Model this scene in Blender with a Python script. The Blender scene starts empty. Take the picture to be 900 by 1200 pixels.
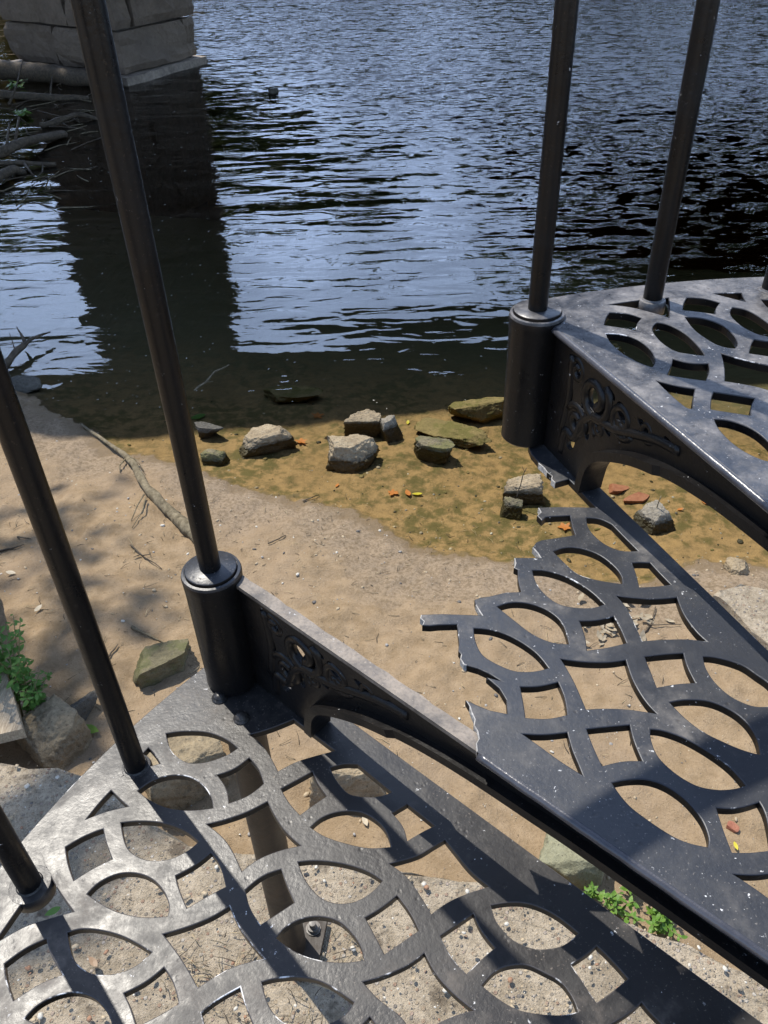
import bpy, bmesh, math, random
import numpy as np
from mathutils import Vector, Matrix, noise

random.seed(7)
rng = np.random.default_rng(11)
C = bpy.context.scene.collection
sc = bpy.context.scene
rad = math.radians

# ------------------------------------------------------------------ survey of the place
F, VX, VY, HR, OX, OY, RR, STEP, PHI = (959.8579569, 492.1946335, 1802.91601, 3.51828418,
                                        2.89421616, 0.09824339, 5.48272485, -0.1622813, 2.3888212)
U = 0.19                      # one riser, in metres
TZ = 1.0                      # top of the middle tread
CAMZ = TZ + HR * U
WATER = -0.30
_d = np.array([VX - 450, VY - 600, F]); _d /= np.linalg.norm(_d)
_up = -_d
_fw = np.array([0, 0, 1.0]) - _up[2] * _up; _fw /= np.linalg.norm(_fw)
_rt = np.cross(_d, _fw)
if _rt[0] < 0: _rt = -_rt
MW = np.array([_rt, _fw, _up])
OW = np.array([OX, OY]) * U
TREAD = 3 * STEP

def at(px, py, z):
    v = MW @ np.array([px - 450, py - 600, F])
    t = (z - CAMZ) / v[2]
    return np.array([t * v[0], t * v[1]])

def mpp(p):                   # metres per photo pixel at a point of the place
    c = MW.T @ (np.array([p[0], p[1], p[2] - CAMZ]))
    return c[2] / F

def to_local(px, py, k):      # photo pixel on tread k -> tread frame in metres
    q = at(px, py, TZ + k * U) - OW
    an = -(PHI + k * TREAD)
    return (math.cos(an) * q[0] - math.sin(an) * q[1], math.sin(an) * q[0] + math.cos(an) * q[1])

# ------------------------------------------------------------------ helpers
def link(o, parent=None):
    C.objects.link(o)
    if parent is not None: o.parent = parent
    return o

def tag(o, label=None, cat=None, group=None, kind=None):
    if label: o['label'] = label
    if cat: o['category'] = cat
    if group: o['group'] = group
    if kind: o['kind'] = kind
    return o

def empty(name, loc=(0, 0, 0), rz=0.0):
    o = bpy.data.objects.new(name, None); o.location = loc; o.rotation_euler = (0, 0, rz)
    o.empty_display_size = 0.1
    return link(o)

def mesh_obj(name, verts, faces, mat, parent=None, smooth=True, loc=(0, 0, 0)):
    me = bpy.data.meshes.new(name)
    me.from_pydata([tuple(map(float, v)) for v in verts], [], [tuple(map(int, f)) for f in faces])
    me.update()
    for m in (mat if isinstance(mat, (list, tuple)) else [mat]): me.materials.append(m)
    if smooth: me.polygons.foreach_set('use_smooth', [True] * len(me.polygons))
    o = bpy.data.objects.new(name, me); o.location = loc
    return link(o, parent)

class MB:
    """collects shapes into one mesh"""
    def __init__(s): s.v = []; s.f = []
    def add(s, v, f):
        n = len(s.v); s.v += [tuple(p) for p in v]; s.f += [tuple(i + n for i in q) for q in f]
    def tube(s, pts, radii, n=8, jit=0.0, cap=True, seed=0):
        P = [Vector(p) for p in pts]
        if isinstance(radii, (int, float)): radii = [radii] * len(P)
        t0 = (P[1] - P[0]).normalized()
        ref = Vector((0, 0, 1)) if abs(t0.z) < 0.9 else Vector((1, 0, 0))
        nrm = (ref - t0 * ref.dot(t0)).normalized()
        V = []; Fs = []
        for i, p in enumerate(P):
            t = (P[min(i + 1, len(P) - 1)] - P[max(i - 1, 0)]).normalized()
            nrm = (nrm - t * nrm.dot(t)).normalized(); b = t.cross(nrm)
            for j in range(n):
                a = 2 * math.pi * j / n
                r = radii[i]
                if jit: r *= 1 + jit * noise.noise(Vector((math.cos(a) * 1.3 + seed * 7.1, math.sin(a) * 1.3, i * 0.55 + seed)))
                V.append(p + (nrm * math.cos(a) + b * math.sin(a)) * r)
        for i in range(len(P) - 1):
            for j in range(n):
                Fs.append((i * n + j, i * n + (j + 1) % n, (i + 1) * n + (j + 1) % n, (i + 1) * n + j))
        if cap:
            Fs.append(tuple(range(n - 1, -1, -1))); Fs.append(tuple((len(P) - 1) * n + j for j in range(n)))
        s.add(V, Fs)
    def lathe(s, prof, n=32, c=(0, 0)):
        V = []; Fs = []
        for r, z in prof:
            for j in range(n):
                a = 2 * math.pi * j / n; V.append((c[0] + r * math.cos(a), c[1] + r * math.sin(a), z))
        for i in range(len(prof) - 1):
            for j in range(n):
                Fs.append((i * n + j, i * n + (j + 1) % n, (i + 1) * n + (j + 1) % n, (i + 1) * n + j))
        Fs.append(tuple(range(n - 1, -1, -1))); Fs.append(tuple((len(prof) - 1) * n + j for j in range(n)))
        s.add(V, Fs)
    def build(s, name, mat, parent=None, smooth=True, loc=(0, 0, 0), edge=None):
        o = mesh_obj(name, s.v, s.f, mat, parent, smooth, loc)
        if edge is not None: sharpen(o, edge)
        return o

def sharpen(o, deg=35):
    bm = bmesh.new(); bm.from_mesh(o.data)
    lim = rad(deg)
    for e in bm.edges:
        if len(e.link_faces) == 2 and e.calc_face_angle(0) > lim: e.smooth = False
    bm.to_mesh(o.data); bm.free()

def smooth_poly(pts, n=5):
    P = [np.array(p[:2], float) for p in pts]; K = [p[2] for p in pts]; N = len(P); out = []
    for i in range(N):
        p1, p2 = P[i], P[(i + 1) % N]; d = p2 - p1
        m1 = (p2 - P[i - 1]) / 2 if not K[i] else None
        m2 = (P[(i + 2) % N] - p1) / 2 if not K[(i + 1) % N] else None
        if m1 is None and m2 is None: m1 = m2 = d
        elif m1 is None: m1 = (3 * d - m2) / 2
        elif m2 is None: m2 = (3 * d - m1) / 2
        for j in range(n):
            t = j / n
            out.append((2*t**3-3*t*t+1)*p1 + (t**3-2*t*t+t)*m1 + (-2*t**3+3*t*t)*p2 + (t**3-t*t)*m2)
    return out

def plate(name, outline, holes, z_top, thick, bev, mats, parent=None, xform=None, bevmat=True):
    """a pierced cast plate: flat outline with holes, real thickness and a rounded arris"""
    cu = bpy.data.curves.new(name + '_outline', 'CURVE'); cu.dimensions = '2D'; cu.fill_mode = 'BOTH'
    cu.extrude = max(thick / 2 - bev, 1e-4); cu.bevel_depth = bev; cu.bevel_resolution = 1; cu.offset = -bev
    for poly in [outline] + list(holes):
        sp = cu.splines.new('POLY'); sp.points.add(len(poly) - 1)
        for i, p in enumerate(poly): sp.points[i].co = (float(p[0]), float(p[1]), 0, 1)
        sp.use_cyclic_u = True
    tmp = bpy.data.objects.new('tmp', cu); C.objects.link(tmp)
    dg = bpy.context.evaluated_depsgraph_get()
    me = bpy.data.meshes.new_from_object(tmp.evaluated_get(dg)); me.name = name
    bpy.data.objects.remove(tmp); bpy.data.curves.remove(cu)
    me.transform(Matrix.Translation((0, 0, z_top - thick / 2)))
    me.materials.clear()
    for m in mats: me.materials.append(m)
    for p in me.polygons:
        nz = abs(p.normal.z)
        p.use_smooth = False
        p.material_index = (0 if not bevmat or nz > 0.97 else 2 if nz < 0.15 else 1 if p.normal.z > 0 else 2)
    if xform is not None: me.transform(xform)
    o = bpy.data.objects.new(name, me)
    return link(o, parent)

# ------------------------------------------------------------------ materials
def new_mat(name):
    m = bpy.data.materials.new(name); m.use_nodes = True
    nt = m.node_tree; nt.nodes.clear()
    return m, G(nt)

class G:
    """short hand for node graphs"""
    def __init__(s, nt): s.nt = nt
    def n(s, t, **kw):
        nd = s.nt.nodes.new(t)
        for k, v in kw.items():
            if k.startswith('i_'): s.put(nd.inputs[k[2:].replace('_', ' ')], v)
            else: setattr(nd, k, v)
        return nd
    def put(s, sock, v):
        if isinstance(v, bpy.types.NodeSocket): s.nt.links.new(v, sock)
        else:
            if sock.type == 'RGBA' and len(v) == 3: v = (*v, 1)
            sock.default_value = v
    def pos(s): return s.n('ShaderNodeNewGeometry').outputs['Position']
    def xyz(s, v=None):
        nd = s.n('ShaderNodeSeparateXYZ'); s.put(nd.inputs[0], v if v is not None else s.pos()); return nd.outputs
    def map(s, v, scale=(1, 1, 1), rot=(0, 0, 0), loc=(0, 0, 0)):
        nd = s.n('ShaderNodeMapping'); s.put(nd.inputs['Vector'], v)
        nd.inputs['Scale'].default_value = scale; nd.inputs['Rotation'].default_value = rot; nd.inputs['Location'].default_value = loc
        return nd.outputs[0]
    def noise(s, v, scale, detail=4, rough=0.55, dist=0.0, col=False):
        nd = s.n('ShaderNodeTexNoise'); s.put(nd.inputs['Vector'], v)
        nd.inputs['Scale'].default_value = scale; nd.inputs['Detail'].default_value = detail
        nd.inputs['Roughness'].default_value = rough; nd.inputs['Distortion'].default_value = dist
        return nd.outputs['Color' if col else 'Fac']
    def voro(s, v, scale, feat='F1', out='Distance', rnd=1.0):
        nd = s.n('ShaderNodeTexVoronoi', feature=feat); s.put(nd.inputs['Vector'], v)
        nd.inputs['Scale'].default_value = scale; nd.inputs['Randomness'].default_value = rnd
        return nd.outputs[out]
    def ramp(s, fac, stops, interp='LINEAR'):
        nd = s.n('ShaderNodeValToRGB'); s.put(nd.inputs[0], fac); cr = nd.color_ramp; cr.interpolation = interp
        while len(cr.elements) < len(stops): cr.elements.new(0.5)
        for e, (p, c) in zip(cr.elements, stops):
            e.position = p; e.color = (*c, 1) if not isinstance(c, (int, float)) else (c, c, c, 1)
        return nd.outputs[0]
    def rng(s, v, a, b, c=0.0, d=1.0, smooth=True):
        nd = s.n('ShaderNodeMapRange', interpolation_type='SMOOTHSTEP' if smooth else 'LINEAR')
        s.put(nd.inputs['Value'], v)
        for k, x in zip(('From Min', 'From Max', 'To Min', 'To Max'), (a, b, c, d)): nd.inputs[k].default_value = x
        return nd.outputs[0]
    def m(s, op, a, b=0.0, c=None):
        nd = s.n('ShaderNodeMath', operation=op); s.put(nd.inputs[0], a); s.put(nd.inputs[1], b)
        if c is not None: s.put(nd.inputs[2], c)
        return nd.outputs[0]
    def mix(s, f, a, b, mode='MIX'):
        nd = s.n('ShaderNodeMix', data_type='RGBA', blend_type=mode)
        s.put(nd.inputs[0], f); s.put(nd.inputs[6], a); s.put(nd.inputs[7], b)
        return nd.outputs[2]
    def bump(s, h, dist=0.01, strength=1.0, nrm=None):
        nd = s.n('ShaderNodeBump'); s.put(nd.inputs['Height'], h)
        nd.inputs['Distance'].default_value = dist; nd.inputs['Strength'].default_value = strength
        if nrm is not None: s.put(nd.inputs['Normal'], nrm)
        return nd.outputs[0]
    def out(s, surf=None, vol=None):
        nd = s.n('ShaderNodeOutputMaterial')
        if surf is not None: s.put(nd.inputs['Surface'], surf)
        if vol is not None: s.put(nd.inputs['Volume'], vol)
    def bsdf(s, col, rough=0.5, nrm=None, metal=0.0, spec=0.5, **kw):
        nd = s.n('ShaderNodeBsdfPrincipled')
        s.put(nd.inputs['Base Color'], col); s.put(nd.inputs['Roughness'], rough); s.put(nd.inputs['Metallic'], metal)
        s.put(nd.inputs['Specular IOR Level'], spec)
        if nrm is not None: s.put(nd.inputs['Normal'], nrm)
        for k, v in kw.items(): s.put(nd.inputs[k.replace('_', ' ')], v)
        return nd.outputs[0]

def iron(name, dust, dustcol, base, chips=0.0, rough=0.32, spec=0.55):
    m, g = new_mat(name); p = g.pos()
    big = g.noise(p, 5.5, 5, 0.6); mid = g.noise(p, 34, 6, 0.65); fine = g.noise(p, 230, 3, 0.6)
    spots = g.voro(g.map(p, (1, 1, 1)), 90)
    dmask = g.rng(g.m('ADD', g.m('MULTIPLY', big, 0.55), g.m('MULTIPLY', mid, 0.45)), 0.62 - dust, 0.86 - dust * 0.75)
    dmask = g.m('MULTIPLY', dmask, g.rng(fine, 0.25, 0.6, 0.55, 1.0))
    col = g.mix(g.m('MULTIPLY', dmask, 0.75), base, dustcol)
    dark = g.rng(spots, 0.0, 0.28, 1.0, 0.0)
    dark = g.m('MULTIPLY', dark, g.rng(g.noise(p, 17, 2), 0.48, 0.62))
    col = g.mix(g.m('MULTIPLY', dark, 0.7), col, (0.018, 0.016, 0.015))
    chip = g.m('MULTIPLY', g.rng(g.noise(p, 120, 4, 0.7), 0.69 - 0.05 * chips, 0.72 - 0.05 * chips), g.rng(g.noise(p, 9, 2), 0.42, 0.6))
    if chips > 0: col = g.mix(chip, col, (0.62, 0.62, 0.62))
    pale = g.m('MULTIPLY', g.rng(g.noise(p, 330, 2, 0.6), 0.64, 0.70), g.rng(g.noise(p, 6, 3), 0.35, 0.6))
    col = g.mix(g.m('MULTIPLY', pale, 0.55), col, dustcol)
    smear = g.rng(g.noise(g.map(p, (1, 1, 1)), 11, 6, 0.75, 0.8), 0.42, 0.66)
    r = g.m('ADD', g.m('ADD', g.m('MULTIPLY', mid, 0.28), g.m('MULTIPLY', smear, 0.14)), rough - 0.17)
    r = g.m('ADD', r, g.m('MULTIPLY', dmask, 0.16))
    h = g.m('ADD', g.m('MULTIPLY', mid, 1.0), g.m('MULTIPLY', fine, 0.35))
    h = g.m('SUBTRACT', h, g.m('MULTIPLY', dark, 0.4))
    nrm = g.bump(h, 0.0020, 0.30)
    g.out(g.bsdf(col, r, nrm, spec=spec))
    return m

def worn_edge(name, base, bare, amount):
    m, g = new_mat(name); p = g.pos()
    k = g.rng(g.m('ADD', g.m('MULTIPLY', g.noise(p, 24, 5, 0.75), 0.55), g.m('MULTIPLY', g.noise(p, 5.0, 2), 0.45)), 0.60 - amount, 0.66 - amount)
    col = g.mix(k, base, bare)
    nrm = g.bump(g.noise(p, 35, 4), 0.003, 0.4)
    g.out(g.bsdf(col, g.m('ADD', 0.42, g.m('MULTIPLY', k, 0.2)), nrm, spec=0.32))
    return m

def plain(name, a, b, scale=20, rough=0.7, bumpd=0.004, spec=0.4, detail=6, stretch=(1, 1, 1)):
    m, g = new_mat(name); p = g.map(g.pos(), stretch)
    f = g.noise(p, scale, detail, 0.65)
    col = g.ramp(f, [(0.3, a), (0.7, b)])
    g.out(g.bsdf(col, rough, g.bump(g.noise(p, scale * 2.3, 6, 0.65), bumpd, 0.8), spec=spec))
    return m

def leaf_mat(name, a, b, scale=6, trans=0.25, spec=0.35):
    m, g = new_mat(name)
    oi = g.n('ShaderNodeNewGeometry').outputs['Random Per Island']
    col = g.mix(oi, a, b)
    s1 = g.bsdf(col, 0.5, spec=spec)
    tr = g.n('ShaderNodeBsdfTranslucent'); g.put(tr.inputs[0], g.mix(0.5, col, (col.default_value if False else b)))
    mx = g.n('ShaderNodeMixShader'); mx.inputs[0].default_value = trans
    g.put(mx.inputs[1], s1); g.put(mx.inputs[2], tr.outputs[0])
    g.out(mx.outputs[0]); return m

def rock_mat(name, a, b, moss=None, wet=True, scale=14):
    m, g = new_mat(name); p = g.pos()
    f = g.noise(p, scale, 8, 0.68); f2 = g.noise(p, scale * 7, 4, 0.7)
    col = g.ramp(g.m('ADD', g.m('MULTIPLY', f, 0.6), g.m('MULTIPLY', f2, 0.4)), [(0.32, a), (0.66, b)])
    pit = g.rng(g.noise(p, scale * 11, 3), 0.60, 0.68)
    col = g.mix(g.m('MULTIPLY', pit, 0.55), col, (0.03, 0.028, 0.024))
    if moss:
        col = g.mix(g.m('MULTIPLY', g.rng(g.noise(p, scale * 0.8, 5, 0.7), 0.44, 0.58), 0.85), col, moss)
    r = 0.88
    if wet:
        z = g.xyz(p)[2]
        w = g.rng(g.m('ADD', z, g.m('MULTIPLY', f, 0.02)), WATER + 0.012, WATER + 0.03, 1.0, 0.0)
        col = g.mix(w, col, g.mix(0.75, col, (0.02, 0.017, 0.008)))
        r = g.m('SUBTRACT', 0.88, g.m('MULTIPLY', w, 0.5))
    h = g.m('ADD', f, g.m('MULTIPLY', f2, 0.45))
    g.out(g.bsdf(col, r, g.bump(h, 0.012, 0.9), spec=0.35))
    return m
# pierced pattern of the castings, read off the photograph: (zoom origin x, y, scale), outline; * marks a corner
Z1=(0,920,3.75);Z2=(80,780,3.75);Z3=(240,800,3.75);Z4=(220,920,3.75);Z5=(420,920,3.75);Z6=(640,920,3.4615);PX=(0,0,1)
A=(480,540,3.75);B=(660,560,3.75);Cz=(540,780,3.75);D=(720,820,5.0);T=(660,280,3.75)
T1=[
(Z2,'430,298* 510,288 610,293 690,322 744,362* 690,395 610,422 540,428 490,408 450,368'),
(Z2,'655,480* 730,452 795,405* 835,455 858,518* 790,570 707,603* 695,540'),
(Z2,'305,550* 370,505 450,482 530,488 590,525 625,575 635,625* 540,635 450,627 370,597'),
(Z2,'243,482* 352,360* 380,392 402,430* 320,452'),
(Z2,'80,673* 135,605 188,548* 230,590 262,618* 170,640'),
(Z2,'232,690* 320,683 420,692 510,725 572,772* 520,815 440,850 360,855 300,835 255,790'),
(Z4,'85,172* 170,150 260,118 350,72* 385,140 430,205 495,265* 400,288 310,325 238,378* 195,285 150,225'),
(Z1,'288,272* 370,225 453,192* 465,250 492,325* 410,365 325,418* 300,345'),
(Z1,'383,478* 440,425 520,390 600,388 670,415 720,470 742,530 735,575* 640,580 560,568 480,540'),
(PX,'205.9,1026.1* 228,1014 247,999.3* 257.5,1014 264.5,1039* 243,1050 219.2,1064* 210.5,1043'),
(Z4,'253,460* 330,400 410,370* 435,440 468,515* 400,560 320,612* 275,540'),
(Z1,'203,365* 255,460 322,555* 200,590 100,625 -30,700*'),
(Z1,'296,648* 360,632 450,640 550,670 665,735* 600,790 520,825 430,832 370,810 320,755'),
(Z1,'20,785* 110,720 203,675* 225,750 275,835* 180,870 60,945* 30,860'),
(Z1,'108,1025* 170,965 250,925 330,912 400,930 450,970 485,1030 490,1075* 400,1090 300,1085 200,1065'),
(Z1,'545,915* 640,865 720,802* 760,870 785,960* 700,1010 600,1060* 575,980'),
(PX,'191.2,1094.7* 220,1086 247,1075 268.8,1061.9* 281,1088 295,1107 309.3,1123* 275,1132 252,1144 232,1157* 213,1124'),
(Z4,'388,672* 430,625 500,588 580,578 660,598 720,650 760,710 775,768* 680,778 580,768 480,735'),
(Z4,'60,1000* 130,945 230,888* 250,960 285,1050* 200,1100 100,1150* 80,1080'),
(Z4,'325,865* 400,848 500,845 600,870 730,955* 690,1010 600,1055 500,1068 420,1040 360,975'),
(Z3,'465,635* 520,590 600,565 690,570 760,610 800,660 818,720* 720,725 620,705 530,675'),
(Z3,'335,465* 410,425 473,390* 495,440 535,498* 480,535 418,580* 370,525'),
(Z3,'550,372* 610,357 672,358* 745,418 822,480* 760,500 690,500 630,485 580,430'),
(Z3,'195,228* 290,200 390,160* 480,228 573,298* 470,325 395,350 322,388* 280,310 240,260'),
(Z5,'148,122* 215,82* 275,130 335,178* 275,208 215,244* 195,180'),
(Z5,'137,345* 260,310 330,270 380,240* 420,290 490,375 573,445* 480,475 400,510 320,565* 270,480 210,400'),
(Z4,'485,338* 570,332 680,345 780,375 855,420* 800,475 730,512 650,518 580,490 520,420'),
(Z5,'30,582* 100,540 170,485* 225,560 265,638* 190,690 115,742* 70,655'),
(Z5,'20,865* 120,835 220,790 290,738* 340,830 410,910 505,990* 430,1010 340,1050 240,1110* 190,1020 90,940'),
(Z5,'360,662* 430,615 505,565* 540,640 600,715* 540,765 475,828* 410,755'),
(PX,'575.5,1060.8* 600,1057.5 623,1060 650,1072 677.6,1093.3* 660,1107.5 637,1112 620,1110 601,1101 588,1088 580,1076'),
(PX,'564.8,1154.7* 580,1138.7 596,1132 617,1131 638,1140 657,1151 670,1168 677,1185.2* 657.3,1189.2 633,1188 606.7,1182.7 585.3,1170.7'),
(Z6,'102,727* 160,690 205,652* 265,710 332,785* 270,835 205,882* 150,800'),
(Z6,'265,969* 330,930 388,882* 420,920 465,965* 500,1010 560,1075* 480,1100 360,1130* 310,1040'),
]
T2=[
(B,'103,175* 160,180 215,205* 270,262 328,320* 250,318 180,288 130,245 108,210'),
(PX,'648.5,646* 664,641.5 682.7,643 703,650.7 720,664 728,675 729.3,684* 708,681 690,677 675,671 661,658.7'),
(B,'303,373* 340,371 382,373* 425,420 472,468* 410,476 335,480* 322,425'),
(A,'540,480* 610,485 700,515 790,570 855,630* 800,645 720,643 650,625 590,580 555,530'),
(B,'235,518* 310,527 400,532 500,525* 530,600 580,670 630,718* 540,708 440,710 348,716* 310,630 275,565'),
(B,'72,628* 150,625 222,608* 250,660 278,725* 190,745 105,757* 95,690'),
(A,'385,640* 450,622 530,628 610,660 670,715 700,805* 620,795 540,760 460,700'),
(A,'283,735* 370,745 460,780 550,840 610,910* 540,925 460,922 380,890 320,850 290,790'),
(PX,'657.3,772* 685,775.5 712,776 733.3,773.3* 742,798 755,820 769.3,836* 735,831 708,830 687,831* 675,803 666,786'),
(Cz,'262,92* 345,90 428,72* 455,140 468,215* 380,232 285,228* 275,160'),
(Cz,'272,300* 370,303 468,293* 490,370 515,430 535,480* 440,420 350,355'),
(Cz,'553,278* 650,268 743,260* 760,330 797,418* 710,420 622,440* 585,360'),
(B,'358,785* 450,775 528,770* 545,830 580,900* 500,905 412,920* 385,850'),
(PX,'824,769.3* 841,770.7 868,778.7 886.7,790.7 903,803 918,824* 900,827.5 881,826.7 857,816 838.7,800 828,784'),
(D,'325,15* 430,0 560,10 680,60 770,130 830,220 855,320* 760,295 650,250 520,185 420,110'),
(D,'212,172* 300,185 420,230 560,310 680,400 768,500* 700,520 600,525 480,500 360,430 260,335 218,240'),
(D,'-13,487* 90,468 200,470 310,510 420,590 510,700 550,800 548,862* 430,835 330,790 200,705 80,610'),
(D,'598,632* 720,635 850,600* 890,690 925,880* 800,893 690,893* 640,760'),
(PX,'860,1024.5* 885,1025.5 908,1023* 918,1050 928,1075* 895,1048'),
]
T3=[
(T,'203,288* 330,270 463,258* 466,300 465,345* 400,325 300,300'),
(T,'205,323* 280,328 345,347* 325,370 318,402* 260,390 180,378* 190,345'),
(T,'187,415* 260,420 330,445 385,490 403,535 390,562* 330,540 260,500 210,455'),
(T,'415,367* 398,380 395,405 430,450 490,490 560,505 620,512* 600,480 540,420 470,380'),
(T,'537,343* 620,350 700,380 750,425 765,460 752,480* 700,472 650,450 580,400'),
(T,'545,257* 620,262 688,280* 670,305 668,330* 600,320 527,312* 530,285'),
(T,'663,240* 720,237 783,237* 790,255 800,275* 740,260'),
(T,'745,300* 735,320 745,345 790,385 850,415 900,428 970,440* 940,400 900,370 850,335 800,310'),
(T,'483,527* 560,545 637,547* 640,580 625,622* 550,612 458,597* 475,560'),
(T,'412,623* 500,645 578,658* 570,700 568,742* 540,738 470,680'),
(T,'662,672* 750,685 840,700* 825,735 823,775* 740,762 650,748* 652,705'),
(T,'695,510* 800,530 900,550 1000,560* 990,600 990,690* 900,670 800,650 700,630* 706,600 708,560'),
(T,'665,792* 740,800 830,835 900,890 950,960* 900,975 820,945 750,900 690,840'),
(T,'838,450* 900,458 990,465* 980,500 970,540* 900,525 820,510* 830,475'),
]
EXPOSURE = 0.34
DECK_NEAR, DECK_W = 5.15, 6.3
# ------------------------------------------------------------------ light, sky, camera
SUN_AZ, SUN_EL = rad(130.0), rad(60.0)          # towards the sun, x right / y out over the river
sun = bpy.data.lights.new('sun', 'SUN'); sun.energy = 4.9; sun.angle = rad(0.55); sun.color = (1.0, 0.94, 0.84)
so = bpy.data.objects.new('sun', sun); C.objects.link(so)
sd = Vector((math.cos(SUN_EL) * math.cos(SUN_AZ), math.cos(SUN_EL) * math.sin(SUN_AZ), math.sin(SUN_EL)))
so.rotation_euler = sd.to_track_quat('Z', 'Y').to_euler(); so.location = sd * 60

w = bpy.data.worlds.new('World'); sc.world = w; w.use_nodes = True
wt = w.node_tree; wt.nodes.clear(); wg = G(wt)
sky = wg.n('ShaderNodeTexSky', sky_type='NISHITA'); sky.sun_disc = False
sky.sun_elevation = SUN_EL; sky.sun_rotation = rad(90) - SUN_AZ
sky.altitude = 50; sky.air_density = 1.0; sky.dust_density = 0.6; sky.ozone_density = 2.0
tc = wg.n('ShaderNodeTexCoord').outputs['Generated']
cl = wg.noise(wg.map(tc, (1.0, 1.0, 2.6)), 2.3, 7, 0.6, 0.4)
cz = wg.xyz(tc)[2]; cy_ = wg.xyz(tc)[1]
haze = wg.m('MULTIPLY', wg.rng(cz, 0.0, 0.12, 0.5, 1.0), wg.rng(cz, 0.50, 0.78, 1.0, 0.22))
haze = wg.m('MULTIPLY', haze, wg.rng(cy_, 0.15, 0.85, 0.16, 1.0))
cm = wg.m('MULTIPLY', wg.rng(cl, 0.36, 0.72, 0.50, 1.0), haze)     # thin bright cloud veil
skyc = wg.mix(cm, sky.outputs[0], (18.0, 23.5, 35.0))
bg = wg.n('ShaderNodeBackground'); wg.put(bg.inputs[0], skyc); bg.inputs[1].default_value = 0.15
wo = wg.n('ShaderNodeOutputWorld'); wg.put(wo.inputs[0], bg.outputs[0])

cam = bpy.data.cameras.new('camera'); cam.sensor_fit = 'VERTICAL'; cam.sensor_height = 36; cam.sensor_width = 27
cam.lens = 36 * F / 1200; cam.clip_start = 0.02; cam.clip_end = 1500
co = bpy.data.objects.new('camera', cam); C.objects.link(co); sc.camera = co
R3 = MW @ np.diag([1, -1, -1])
co.matrix_world = Matrix([[*R3[0], 0], [*R3[1], 0], [*R3[2], CAMZ], [0, 0, 0, 1]])
vs = sc.view_settings; vs.view_transform = 'Standard'; vs.look = 'None'; vs.exposure = EXPOSURE; vs.gamma = 1; vs.use_curve_mapping = False
sc.display_settings.display_device = 'sRGB'
sc.cycles.transparent_max_bounces = 16; sc.cycles.max_bounces = 8; sc.cycles.volume_bounces = 0
sc.cycles.caustics_reflective = False; sc.cycles.caustics_refractive = False; sc.cycles.sample_clamp_indirect = 6

# ------------------------------------------------------------------ ground
def px_line(s, z): return [at(*map(float, q.split(',')), z) for q in s.split()]
shore = [np.array(q) for q in [(-60, 60), (-14, 44), (-8.2, 22), (-5.6, 14), (-5.0, 11), (-4.6, 9), (-4.1, 7.4), (-3.7, 6.0), (-2.9, 4.7), (-2.1, 3.85)]]
shore += px_line('35,462 60,480 90,497 125,515 150,528 195,540 240,552 285,572 330,585 365,588 400,595 440,612 480,640 520,650 560,655 640,668 700,690 760,682 815,657', WATER)
shore += [np.array(q) for q in [(1.5, 2.05), (2.4, 1.6), (4, 1.5), (8, 0.5), (20, -2), (70, -6)]]
SH = np.array(shore)

def shore_dist(X, Y):
    P = np.stack([X, Y], -1); best = np.full(X.shape, 1e9); sgn = np.zeros(X.shape, bool)
    for i in range(len(SH) - 1):
        a, b = SH[i], SH[i + 1]; d = b - a
        t = np.clip(((P - a) @ d) / (d @ d), 0, 1)
        q = a + t[..., None] * d
        best = np.minimum(best, np.hypot(P[..., 0] - q[..., 0], P[..., 1] - q[..., 1]))
    poly = np.vstack([SH, [[200, -6], [200, -200], [-200, -200], [-200, 60]]])
    for i in range(len(poly)):
        a, b = poly[i], poly[(i + 1) % len(poly)]
        c = ((a[1] > Y) != (b[1] > Y)) & (X < (b[0] - a[0]) * (Y - a[1]) / (b[1] - a[1] + 1e-12) + a[0])
        sgn ^= c
    return np.where(sgn, best, -best)

def fnoise(x, y, s, o=4, seed=0.0):
    return noise.fractal(Vector((x * s + seed, y * s - seed, seed)), 0.9, 2.0, o, noise_basis='PERLIN_ORIGINAL')

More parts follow.
